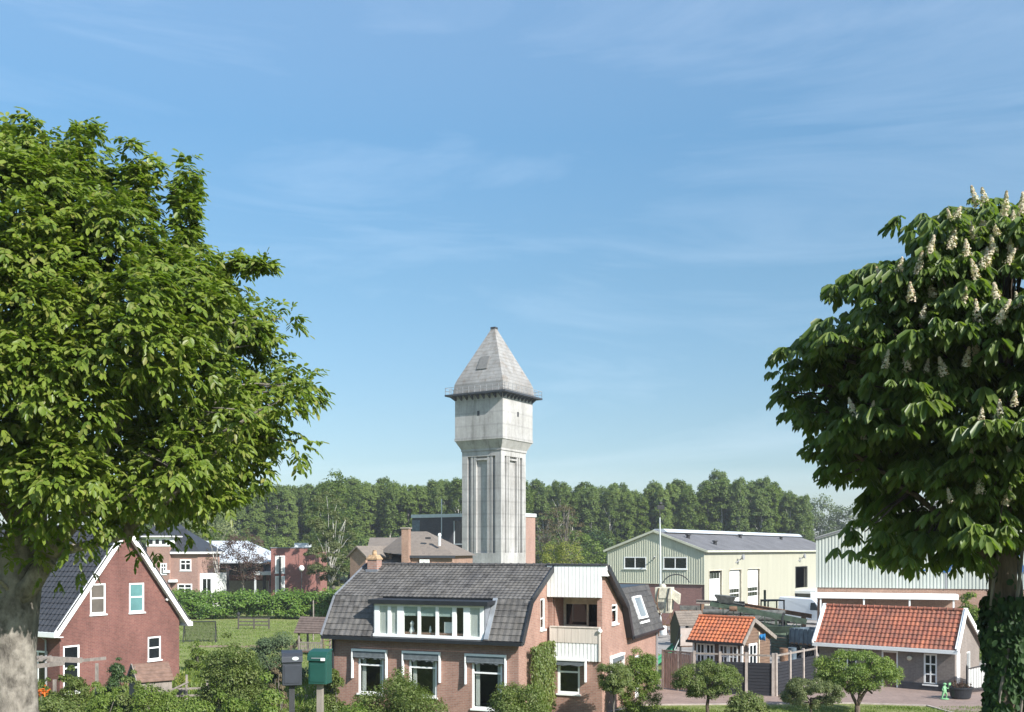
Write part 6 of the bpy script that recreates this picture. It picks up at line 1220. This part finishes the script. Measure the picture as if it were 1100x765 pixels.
def chestnut():
    D = 14.0; base = Vector((X(1080, D), D, gz(D)-.2)); t = thing('chestnut_tree', 'dark green horse chestnut with cream flower candles at the right edge', 'tree', base); loc = np.array(base)
    poly = [(838, 420), (846, 398), (845, 372), (858, 352), (884, 346), (908, 328), (922, 298), (940, 262), (962, 245), (1000, 246), (1024, 240), (1045, 224), (1075, 222), (1110, 228), (1180, 225), (1260, 260), (1330, 340), (1340, 450), (1280, 560), (1180, 590), (1130, 560), (1090, 540), (1062, 545), (1045, 575), (1015, 590), (985, 598), (960, 585), (950, 560), (958, 530), (945, 505), (920, 492), (898, 492), (876, 474), (862, 488), (848, 478), (852, 455)]
    poly = [(1085+(a-1085)*(.87 if b > 335 else .95), 425+(b-425)*(.96 if a < 1010 else .985)) for a, b in poly]; M_ = inflate(poly, D, 190, 2.0, .4); nsh = 9
    C = np.repeat(M_, nsh, 0); o_ = unit(rdir(len(C))+np.array([[-.1, -.2, .45]])); C = C+o_*(.22+.30*rng.random((len(C), 1)))*np.array([[1.25, 1.25, .8]]); tips = (C[(o_[:, 2] > .3) & (o_[:, 1] < .45)], )[0]
    ex = [(918, 572, -.4), (905, 590, -.5), (930, 560, -.2), (955, 590, -.6), (975, 600, -.4), (990, 590, -.2), (1010, 600, -.5), (1030, 595, -.3), (1018, 580, -.7), (1040, 598, -.2), (985, 575, -.6), (940, 572, -.5), (1000, 570, 0), (890, 505, 0), (905, 512, .1), (935, 515, 0)]
    C = np.concatenate([C, [[X(a, D), D+y, Zy(b, D)] for a, b, y in ex]]); n = len(C)
    ctr = np.array([X(1085, D), D, Zy(400, D)]); o = unit(C-ctr)
    Ps = []; Ds = []
    for j in range(6):
        a = rng.random(n)*6.283; dr = np.stack([np.cos(a), np.sin(a), -.1+.7*rng.random(n)], 1)+o*.45+rng.normal(size=(n, 3))*.2; dr = unit(dr); Ps.append(C+dr*(.10+.16*rng.random((n, 1)))); Ds.append(dr)
    P = np.concatenate(Ps); Dr = np.concatenate(Ds); K = len(P)
    up = np.array([[0, 0, 1.0]]); h = unit(Dr*np.array([[1, 1, .15]])); S = unit(np.cross(h, up)); Vs = []; Qs = []; off = 0; sz = np.tile(.65+.6*rng.random(n), 6)*(.8+.4*rng.random(K))
    for j in range(7):
        a = (j-3)*.62; ln = (.205-.023*abs(j-3))*sz
        d = h*math.cos(a)+S*math.sin(a)+np.array([[0, 0, -1.0]])*(.5+.6*rng.random((K, 1))); d += rng.normal(size=(K, 3))*.14
        V, Q = leaves6(P, d, up+SUNV*.9+rng.normal(size=(K, 3))*.25, ln, ln*.34, fold=.35, droop=.3, wide=.62); Vs.append(V); Qs.append(Q+off); off += len(V)
    npmesh('crown', np.concatenate(Vs)-loc, np.concatenate(Qs), M['leaf_chestnut'], t)
    L = lambda px, py, y: Vector((X(px, D)-loc[0], D+y-loc[1], Zy(py, D)-loc[2]))
    tk = MB(); tk.tube([(0, 0, -.4), (0, 0, .4), L(1079, 765, 0), L(1078, 660, 0), L(1077, 610, 0), L(1082, 560, .05), L(1088, 480, .1), L(1080, 380, 0), L(1085, 280, 0)], [.36, .27, .215, .19, .18, .17, .14, .09, .04], 14)
    for a, b, y0, c, e, y1, r0, r1 in ((1072, 618, 0, 1040, 585, -.2, .1, .07), (1040, 585, -.2, 985, 545, -.4, .07, .04), (985, 545, -.4, 900, 480, -.2, .04, .02), (1085, 545, 0, 1010, 440, .3, .13, .07), (1010, 440, .3, 900, 380, .3, .07, .025), (1088, 480, .1, 1000, 330, -.3, .1, .04), (1085, 520, 0, 1150, 420, .3, .13, .05), (1150, 420, .3, 1240, 340, 0, .06, .02), (1082, 400, 0, 1030, 270, .3, .07, .02), (1040, 585, -.2, 960, 580, -.4, .035, .012), (1082, 540, 0, 1090, 380, -1, .1, .03)):
        branch(tk, L(a, b, y0), L(c, e, y1), r0, r1, .15)
    for i in range(0, n, 2):
        p = Vector(C[i]-loc); c0 = Vector(ctr-loc); q = p.lerp(c0, .3)+Vector((0, 0, -.15)); branch(tk, q, p, .02, .008, .2, 3, 5)
    tk.build('trunk', M['bark_dark'], t, smooth=True)
    # flower candles
    m = 230; z = rng.random(m)**.8; a = rng.random(m)*6.283; r = .064*(1-z*.85)*(.5+.75*rng.random(m)); Pp = np.stack([r*np.cos(a), r*np.sin(a), z*.27], 1); Np = np.stack([np.cos(a), np.sin(a), .35+0*a], 1)
    V, Q = leaves4(Pp, np.cross(Np, rdir(m)), Np+rdir(m)*.5, .03, .022); proto = npmesh('flower_spike', V, Q, M['petal'], t)
    w_ = np.clip((D-.2-tips[:, 1]), .02, 2)**2*np.clip((tips[:, 2]-Zy(560, D))/1.6, .25, 1)*np.where(tips[:, 0] < X(1120, D), 2, .3)
    oc = np.array([np.sum((np.abs(C[:, 0]-q[0]) < .28) & (np.abs(C[:, 2]-q[2]-.08) < .2) & (C[:, 1] < q[1]-.1)) for q in tips]); w_ = w_*np.where(oc <= 2, 60, np.where(oc <= 5, 8, 1))
    od = unit(tips-ctr); sel = []
    first = (oc <= 4) & (tips[:, 0] < X(1108, D)) & (tips[:, 1] < D-.3)
    for i in np.argsort(rng.random(len(tips))/w_-1e6*first):
        if len(sel) < (76 if first[i] else 99) and all(np.linalg.norm(tips[i]-tips[j]) > .19 for j in sel): sel.append(i)
    for k, i in enumerate(sel):
        f = proto if k == 0 else proto.copy()
        if k: col.objects.link(f); f.parent = t
        f.location = Vector(tips[i]+od[i]*np.array([.14, .14, .0])+np.array([.03, -.2, .0]))-base; s_ = random.uniform(.72, 1.08); f.scale = (s_*random.uniform(.9, 1.2), s_, s_*random.uniform(.85, 1.1)); f.rotation_euler = (random.gauss(0, .22)+.1, random.gauss(0, .25), random.random()*6)
    # ivy on the trunk
    iv = thing('ivy', 'dense dark ivy wrapped around the chestnut trunk', 'ivy', base); n = 5200; a = rng.random(n)*6.283; z = .2+rng.random(n)*(Zy(640, D)-loc[2]-.2)
    z = np.where(rng.random(n) < .08, z+.45*rng.random(n), z); rr = .19+.08*rng.random(n)+.03*np.sin(a*3+z*2.5)+.03*np.sin(z*5+a)
    Nn = np.stack([np.cos(a), np.sin(a), .2+0*a], 1); Pv = np.stack([rr*np.cos(a)*1.05, rr*np.sin(a), z], 1); V, Q = leaves6(Pv, np.stack([0*a, 0*a, -1+0*a], 1)+rng.normal(size=(n, 3))*.45, Nn+rng.normal(size=(n, 3))*.4, .085*(.7+.6*rng.random(n)), .08*(.7+.6*rng.random(n)))
    npmesh('foliage', V, Q, M['leaf_ivy'], iv)
    st = MB(); [st.tube([(.235*math.cos(q+h_*.5), .235*math.sin(q+h_*.5), h_*.7) for h_ in range(7)], .025, 5) for q in (0, 1.5, 3, 4.4)]; st.build('stem', M['bark_grey'], iv)
chestnut()

# ------------------------------------------------------------------ garden shrubs and small trees
def dome(w, d, h, n, z0=0.0, rmin=.18, rmax=.34, top=1.0, core=.25):
    """blob centres filling a dome w x d x h, radii as a share of w"""
    rmax *= 1.1; dr = rdir(n); dr[:, 2] = np.abs(dr[:, 2]); f = np.where(rng.random(n) < core, rng.random(n)**.5, .78+.2*rng.random(n))
    r = (rmin+(rmax-rmin)*rng.random(n))*min(w, d)*.5
    sp = rng.random(n) < .22; r = np.where(sp, r*.5, r); f = np.where(sp, .98+.16*rng.random(n), f)
    C = dr*f[:, None]*np.array([[w/2, d/2, h]])-np.stack([dr[:, 0]*r*.5, dr[:, 1]*r*.5, dr[:, 2]*r*.6], 1); C[:, 2] += z0; C[:, 2] = np.maximum(C[:, 2], z0+r*.25)
    return C, r
def shrub(label, px, Y, w, ztop, mat='leaf_shrub', leaf=.09, n=5000, d=None, name='garden_shrub', cat='shrub', group=None, nb=38, ratio=.55, stems=5, x=None, z0=None, jit=.12):
    g = gz(Y) if z0 is None else z0; h = ztop-g; x = X(px, Y) if x is None else x; t = thing(name, label, cat, (x, Y, g), random.random()*6, group); d = d or w*.8
    C, r = dome(w, w*.9 if d is None else d, h, nb, 0, .24, .42); n = int(n*2.6); V, Q = small_foliage(C, r, n, leaf, leaf*ratio, six=leaf > .07); npmesh('foliage', V, Q, M[mat], t)
    s = MB(); [branch(s, (random.uniform(-.15, .15)*w, random.uniform(-.15, .15)*w, -.1), Vector(C[random.randrange(nb)])*.85, .03+.008*h, .012, .2, 4, 6) for _ in range(stems*2)]; s.build('stem', M['bark_grey'], t)
    return t
shrub('large rounded green shrub in the garden left of the two mailboxes', 250, 46, 4.1, Zy(686, 46), 'leaf_shrub', .10, 9000, nb=60)
shrub('grey-green spreading juniper behind the large rounded garden shrub', 292, 58, 4.6, Zy(677, 58), 'leaf_bluish', .10, 7000, d=3, nb=50)
shrub('dark little shrub touching the upper right of the garden bed behind the green mailbox', 362, 50, 2.2, Zy(692, 50), 'leaf_dark', .09, 3000)
shrub('leafy green shrub standing right behind the green mailbox', 356, 45, 1.9, Zy(716, 45), 'leaf_shrub', .09, 3000)
shrub('reddish brown low shrub seen left of the dark mailbox', 298, 45, 1.0, Zy(712, 45), 'leaf_bare', .08, 1500)
shrub('dense clipped round bush under the left windows of the brick house', 430, 40, 4.7, Zy(724, 40), 'leaf_shrub', .085, 11000, nb=80)
shrub('dense round bush under the ivy-covered corner of the brick house', 560, 40.6, 3.8, Zy(731, 40.6), 'leaf_shrub', .085, 8500, nb=60)
shrub('tall shrub growing by the corner of the goal behind the brick gable', 212, 64, 1.6, Zy(690, 64), 'leaf_light', .09, 1800)
# hedge and plants along the foot of the dike
for i, (px, Y, w, py, mt, lb) in enumerate([
    (150, 30, 2.4, 748, 'leaf_light', 'yellow-green hedge bush in the bottom left below the hutch'),
    (205, 29, 2.3, 752, 'leaf_light', 'pale green hedge bush at the bottom edge below the large round shrub'),
    (248, 28, 2.2, 741, 'leaf_light', 'fresh green hedge bush at the bottom edge just left of the dark mailbox post'),
    (292, 28, 1.9, 735, 'leaf_light', 'fresh green hedge bush around the dark mailbox post'),
    (330, 28, 1.7, 737, 'leaf_shrub', 'green hedge bush between the two mailbox posts'),
    (368, 28.5, 1.9, 746, 'leaf_light', 'low pale hedge bush right of the green mailbox')]):
    shrub(lb, px, Y, w*1.15, Zy(py-5, Y), mt, .075, 5200, d=1.9, nb=46, group='hedge bushes along the foot of the dike')
for px, Y, w, py, mt, lb in [
    (45, 43, 1.9, 722, 'leaf_shrub', 'climbing green plant under the pergola beams beside the pale trunk'), (78, 43.5, 1.7, 718, 'leaf_shrub', 'leafy shrub in front of the pergola post with white cap'),
    (108, 44, 1.5, 728, 'leaf_light', 'light green plant between the pergola and the hutch'), (125, 45, 1.6, 711, 'leaf_dark', 'dark green shrub left of the wooden hutch'),
    (162, 42.5, 2.2, 731, 'leaf_light', 'pale bush right in front of the wooden hutch'), (140, 43.5, 1.5, 724, 'leaf_shrub', 'green bush at the left foot of the wooden hutch'), (186, 43, 1.6, 740, 'leaf_light', 'small pale bush right of the wooden hutch'),
    (62, 39, 2.2, 741, 'leaf_shrub', 'low green shrub at the bottom next to the pale trunk'), (112, 40, 2.0, 741, 'leaf_light', 'pale green shrub at the bottom below the hutch')]:
    shrub(lb, px, Y, w, Zy(py, Y), mt, .085, 3000, nb=36)
of = thing('orange_flower', 'orange-red flower cluster among the plants under the pergola', 'flower', (X(44, 41.5), 41.5, 0)); zf = Zy(743, 41.5)
P = rng.normal(size=(60, 3))*np.array([.14, .1, .09])+np.array([0, 0, zf]); V, Q = leaves6(P, rdir(60), rdir(60), .11, .08); npmesh('blossom', V, Q, M['flower_orange'], of); MB().tube([(0, 0, 0), (.03, 0, zf*.5), (0, 0, zf)], .02, 6).build('stem', M['bark_grey'], of)

def tree(name, label, cat, px, Y, base_z, w, z0, z1, mat, leaf=.09, n=5000, bark='bark_grey', nb=40, rt=.09, d=None, group=None, fork=0, ratio=.55, x=None, flat=1.0, rmin=.2, rmax=.38, core=.3, top_bias=0, six=None, limbs=9):
    nb = int(nb*1.9) if leaf < .12 else nb; x = X(px, Y) if x is None else x; t = thing(name, label, cat, (x, Y, base_z), random.random()*6 if not fork else 0, group); d = d or w
    h = z1-z0; dr = rdir(nb); f = np.where(rng.random(nb) < core, rng.random(nb)**.5, .8+.2*rng.random(nb)); r = (rmin+(rmax-rmin)*rng.random(nb))*min(w, h)*.5
    C = dr*f[:, None]*np.array([[w/2, d/2, h/2]])-dr*r[:, None]*(.4 if leaf < .12 else .75)
    if top_bias: k = 1-top_bias*np.clip(C[:, 2:3]/(h/2), -1, 1); C[:, :2] *= k
    C[:, 2] += (z0+z1)/2-base_z
    leaf = leaf*.78 if leaf < .12 else leaf; n = int(n*(3.6 if leaf < .12 else 1.15)); V, Q = small_foliage(C, r, n, leaf, leaf*ratio, six=(leaf > .055 and leaf < .3) if six is None else six); npmesh('crown', V, Q, M[mat], t)
    tk = MB(); zc = z0-base_z+h*.15
    tops = [(0, 0)] if not fork else [(-w*.14, 0), (w*.06, .1), (w*.16, -.1)][:fork]
    zf = zc*.35 if fork else 0
    if fork: tk.tube([(0, 0, -.15), (0, 0, .1), (0, 0, zf)], [rt*1.5, rt*1.15, rt], 8)
    for (tx, ty) in tops:
        ps = branch(tk, (0, 0, zf if fork else -.15), (tx, ty, zc+h*.2), rt*(1 if not fork else .7), rt*.5, .1, 6, 8)
    for i in range(limbs): branch(tk, (tops[i % len(tops)][0], tops[i % len(tops)][1], zc+h*random.uniform(-.1, .2)), Vector(C[random.randrange(nb)]), rt*.38, rt*.12, .2, 4, 6)
    tk.build('trunk', M[bark], t, smooth=True); return t
tree('garden_tree', 'flat-topped green garden tree on a single trunk in front of the dark fence', 'tree', 760, 45, 0, 3.35, Zy(752, 45), Zy(710, 45), 'leaf_shrub', .085, 6500, 'bark_dark', 46, .1, d=2.8)
shrub('feathery green shrub between the flat-topped tree and the fence corner', 802, 44.5, 2.3, Zy(739, 44.5), 'leaf_shrub', .085, 4200, d=1.8, nb=34)
tree('garden_tree', 'grey-green bushy garden tree under the cottage gutter left end', 'tree', 871, 44, 0, 2.9, Zy(762, 44), Zy(727, 44), 'leaf_grey', .085, 5200, 'bark_dark', 40, .08, d=2.5)
tree('garden_tree', 'fresh green spreading garden tree with forked dark trunk in front of the cottage', 'tree', 921, 47, 0, 4.1, Zy(748, 47), Zy(699, 47), 'leaf_light', .095, 7500, 'bark_dark', 52, .12, d=3.2, fork=3)
tree('garden_tree', 'rounded young tree on a thin trunk against the right wall of the brick house', 'tree', 659, 44.6, 0, 1.55, Zy(752, 44.6), Zy(710, 44.6), 'leaf_shrub', .08, 3600, 'bark_grey', 28, .05)
tree('garden_tree', 'slim pointed bright green tree beside the drainpipe wall of the brick house', 'tree', 688, 46.5, 0, 1.9, -.2, Zy(694, 46.5), 'leaf_light', .085, 6800, 'bark_grey', 60, .05, top_bias=.4)
# climber on the gable wall of the main house
iv = thing('wall_climber', 'square clipped green climber covering the wall below the balcony', 'climber', (0.62, 44.3, 0), R(-22))
n = 4200; P = np.stack([(.02+rng.random(n)*.30), .45+rng.random(n)*2.7, .3+rng.random(n)*3.2], 1); P[:, 2] = np.minimum(P[:, 2], 3.5-.12*np.sin(P[:, 1]*2.1)-.12*rng.random(n)); Nn = np.array([[.8, -.3, .25]])+rng.normal(size=(n, 3))*.5
V, Q = leaves6(P, np.array([[0, 0, -1.0]])+rng.normal(size=(n, 3))*.5, Nn, .10, .075); npmesh('foliage', V, Q, M['leaf_shrub'], iv)
st = MB(); [st.tube([(.06, y, 0), (.06, y+random.uniform(-.2, .2), 1.4), (.08, y+random.uniform(-.3, .3), 2.9)], .02, 5) for y in (.7, 1.4, 2.1, 2.8)]; st.build('stem', M['bark_grey'], iv)
# tall hedge along the back of the lawn
hd = thing('field_hedge', 'long tall bright green hedge along the back of the lawn', 'hedge', (X(286, 112), 112, 0)); n = 52000; w = X(395, 112)-X(180, 112)+6
nbb = 420; C = np.stack([-w/2+w*rng.random(nbb), rng.normal(size=nbb)*.7, .3+rng.random(nbb)*2.3], 1); r = .5+.45*rng.random(nbb)
V, Q = small_foliage(C, r, n, .26, .16, six=False); npmesh('foliage', V, Q, M['leaf_hedge'], hd)
stm = MB(); [stm.tube([(x, 0, 0), (x+.1, 0, 1.0), (x, .1, 2.0)], .04, 5) for x in np.arange(-w/2, w/2, 1.2)]; stm.build('stem', M['bark_grey'], hd)
shrub('yellow-green bush under the mint hall beside the ivy-clad trunk', 1036, 70, 3.6, Zy(640, 70), 'leaf_light', .16, 4000, nb=40)

# ------------------------------------------------------------------ trees of the middle distance
tree('birch_tree', 'tall loose birch with pale stem between the red flat-roofed building and the brown roofs', 'tree', 354, 117, 0, 6.6, 2.2, Zy(522, 117), 'leaf_grey', .22, 15000, 'bark_birch', 90, .11, rmin=.10, rmax=.2, core=.5, top_bias=.12, limbs=26, six=False)
tree('copper_tree', 'small copper-purple tree in front of the white barn roof', 'tree', 262, 119, 0, 6.4, 3.0, Zy(568, 119), 'leaf_purple', .2, 3800, 'bark_grey', 60, .14, rmin=.14, rmax=.26, core=.4, six=False, limbs=16)
tree('young_tree', 'thin pale-stemmed young tree left of the copper tree', 'tree', 233, 119, 0, 3.2, 4.0, Zy(578, 119), 'leaf_bare', .15, 600, 'bark_birch', 40, .13, rmin=.15, rmax=.25, core=.5, six=False)
tree('willow_tree', 'yellow-green willow behind the ridge of the brick house right of the water tower', 'tree', 602, 122, 0, 6.6, 2.0, Zy(575, 122), 'leaf_willow', .24, 5200, 'bark_grey', 60, .2, rmin=.16, rmax=.3, six=False)
tree('bare_tree', 'brownish half-bare tree at the wood edge right of the water tower', 'tree', 606, 195, 0, 9.0, 3, Zy(536, 195), 'leaf_bare', .3, 2600, 'bark_grey', 90, .3, rmin=.1, rmax=.2, core=.5, six=False, limbs=30)
tree('bare_tree', 'slender brownish half-bare tree next to the bushier one right of the water tower', 'tree', 583, 200, 0, 6.0, 3, Zy(545, 200), 'leaf_bare', .3, 1500, 'bark_grey', 60, .25, rmin=.1, rmax=.2, core=.5, six=False, limbs=24)
tree('pale_tree', 'pale yellowish round tree behind the villa roof', 'tree', 212, 165, 0, 15, 2, Zy(538, 165), 'leaf_grey', .45, 4200, 'bark_grey', 70, .4, six=False)
tree('dense_tree', 'broad dark green tree rising a little above the wood behind the birch', 'tree', 358, 190, 0, 11, 2, Zy(504, 190), 'leaf_poplar_dark', .5, 6500, 'bark_grey', 90, .45, rmin=.16, rmax=.3, six=False, top_bias=.25)

# ------------------------------------------------------------------ the wood
protos = []
def poplar_proto(w, h, mat, i, n=17000):
    t = thing('poplar_tree', 'tall green poplar standing in the row of the wood behind the village', 'tree', (0, 0, 0), 0, 'poplars in the row of the wood')
    nb = 170; tt = rng.random(nb)**.95; prof = np.interp(tt, [0, .12, .35, .6, .85, 1.0], [.8, .95, 1.0, .96, .82, .5]); a = rng.random(nb)*6.283; rad = (.35+.65*rng.random(nb)**.5)*prof*w/2
    C = np.stack([rad*np.cos(a)*.8, rad*np.sin(a)*.8, 2.0+tt*(h-3.2)], 1); r = (.15+.18*rng.random(nb))*w*.58*(.5+.5*prof)
    V, Q = small_foliage(C, r, n, .40, .27, squash=1.3, six=False); npmesh('crown', V, Q, M[mat], t)
    tk = MB(); tk.tube([(0, 0, -.2), (.1, 0, h*.4), (-.1, .1, h*.8)], [.3, .2, .08], 7); [branch(tk, (0, 0, z), (math.cos(z*3)*w*.3, math.sin(z*3)*w*.3, z+3.5), .1, .03, .1, 3, 5) for z in np.arange(3, h*.75, 1.7)]; tk.build('trunk', M['bark_birch' if i % 2 else 'bark_grey'], t)
    return t
P4 = [poplar_proto(5.6, 24, 'leaf_poplar', 0), poplar_proto(6.2, 25, 'leaf_poplar_dark', 1), poplar_proto(5.0, 23.6, 'leaf_poplar', 2), poplar_proto(6.0, 24.5, 'leaf_poplar_dark', 3)]
spots = []
for row, (Y, dx, off) in enumerate(((234, 3.9, 0), (240, 4.0, 2.0), (247, 4.2, 1.2), (255, 4.4, 3.2))):
    x = X(150, Y)+off
    while x < X(868, Y): spots.append((x+random.uniform(-1, 1), Y+random.uniform(-2, 2))); x += dx
used = 0; 
for i, (x, y) in enumerate(spots):
    j = random.randrange(4)
    if i < 4: o = P4[i]
    else: o = copy_tree(P4[j])
    px = 550+F*x/y; hgt = np.interp(px, [150, 250, 320, 350, 400, 500, 570, 700, 780, 830, 850, 868], [.98, .97, .95, 1.0, 1.0, .99, .96, .97, 1.03, .99, .9, .8])
    s = hgt*random.uniform(.93, 1.05)*y/240; o.location = (x, y, 0); o.rotation_euler = (0, 0, random.random()*6.28); o.scale = (s*random.uniform(.9, 1.15),)*2+(s,)
# paler trees on the far right and the far left
pp = []
for i, (px, Y, w, py) in enumerate([(845, 300, 15, 535), (862, 310, 16, 528), (884, 305, 17, 532), (903, 300, 14, 537), (925, 300, 16, 536), (946, 310, 16, 538), (968, 300, 15, 534), (995, 300, 17, 536), (1022, 305, 17, 533), (1052, 300, 17, 537), (1082, 305, 17, 534), (1112, 300, 17, 536), (828, 330, 15, 530), (812, 325, 14, 540)]):
    if i < 3: pp.append(tree('pale_tree', 'pale round tree in the far row behind the halls', 'tree', px, Y, 0, w, 1, Zy(py, Y), 'leaf_far', .75, 3600, 'bark_grey', 60, .4, six=False, group='pale trees behind the halls'))
    else: o = copy_tree(pp[i % 3]); o.location = (X(px, Y), Y, 0); s = Zy(py, Y)/Zy(530, 305); o.scale = (s, s, s); o.rotation_euler = (0, 0, random.random()*6)
# undergrowth trees at the foot of the wood
up_ = []
for i in range(40):
    Y = random.uniform(205, 226); px = 170+i*18+random.uniform(-9, 9); h = random.uniform(6.5, 12)
    if i < 3: up_.append(tree('undergrowth_tree', 'low bushy green tree at the foot of the wood', 'tree', px, Y, 0, 9, .3, 10, ['leaf_poplar_dark', 'leaf_poplar', 'leaf_dark'][i], .5, 3000, 'bark_grey', 50, .2, six=False, group='low trees at the foot of the wood'))
    else: o = copy_tree(up_[i % 3]); o.location = (X(px, Y), Y, 0); s = h/10; o.scale = (s*1.1, s*1.1, s); o.rotation_euler = (0, 0, random.random()*6)

# ------------------------------------------------------------------ thin summer haze
hz = MB().box(-1010, 1010, -310, 1510, -1.3, 43).build('haze', M['glass']); hz['kind'] = 'stuff'
hm = bpy.data.materials.new('haze_air'); hm.use_nodes = True; hn = hm.node_tree; hn.nodes.clear()
ho = hn.nodes.new('ShaderNodeOutputMaterial'); hv = hn.nodes.new('ShaderNodeVolumePrincipled')
hv.inputs['Color'].default_value = (.92, .95, 1, 1); hv.inputs['Density'].default_value = .0003; hv.inputs['Anisotropy'].default_value = .2
hn.links.new(hv.outputs[0], ho.inputs['Volume']); hz.data.materials.clear(); hz.data.materials.append(hm)
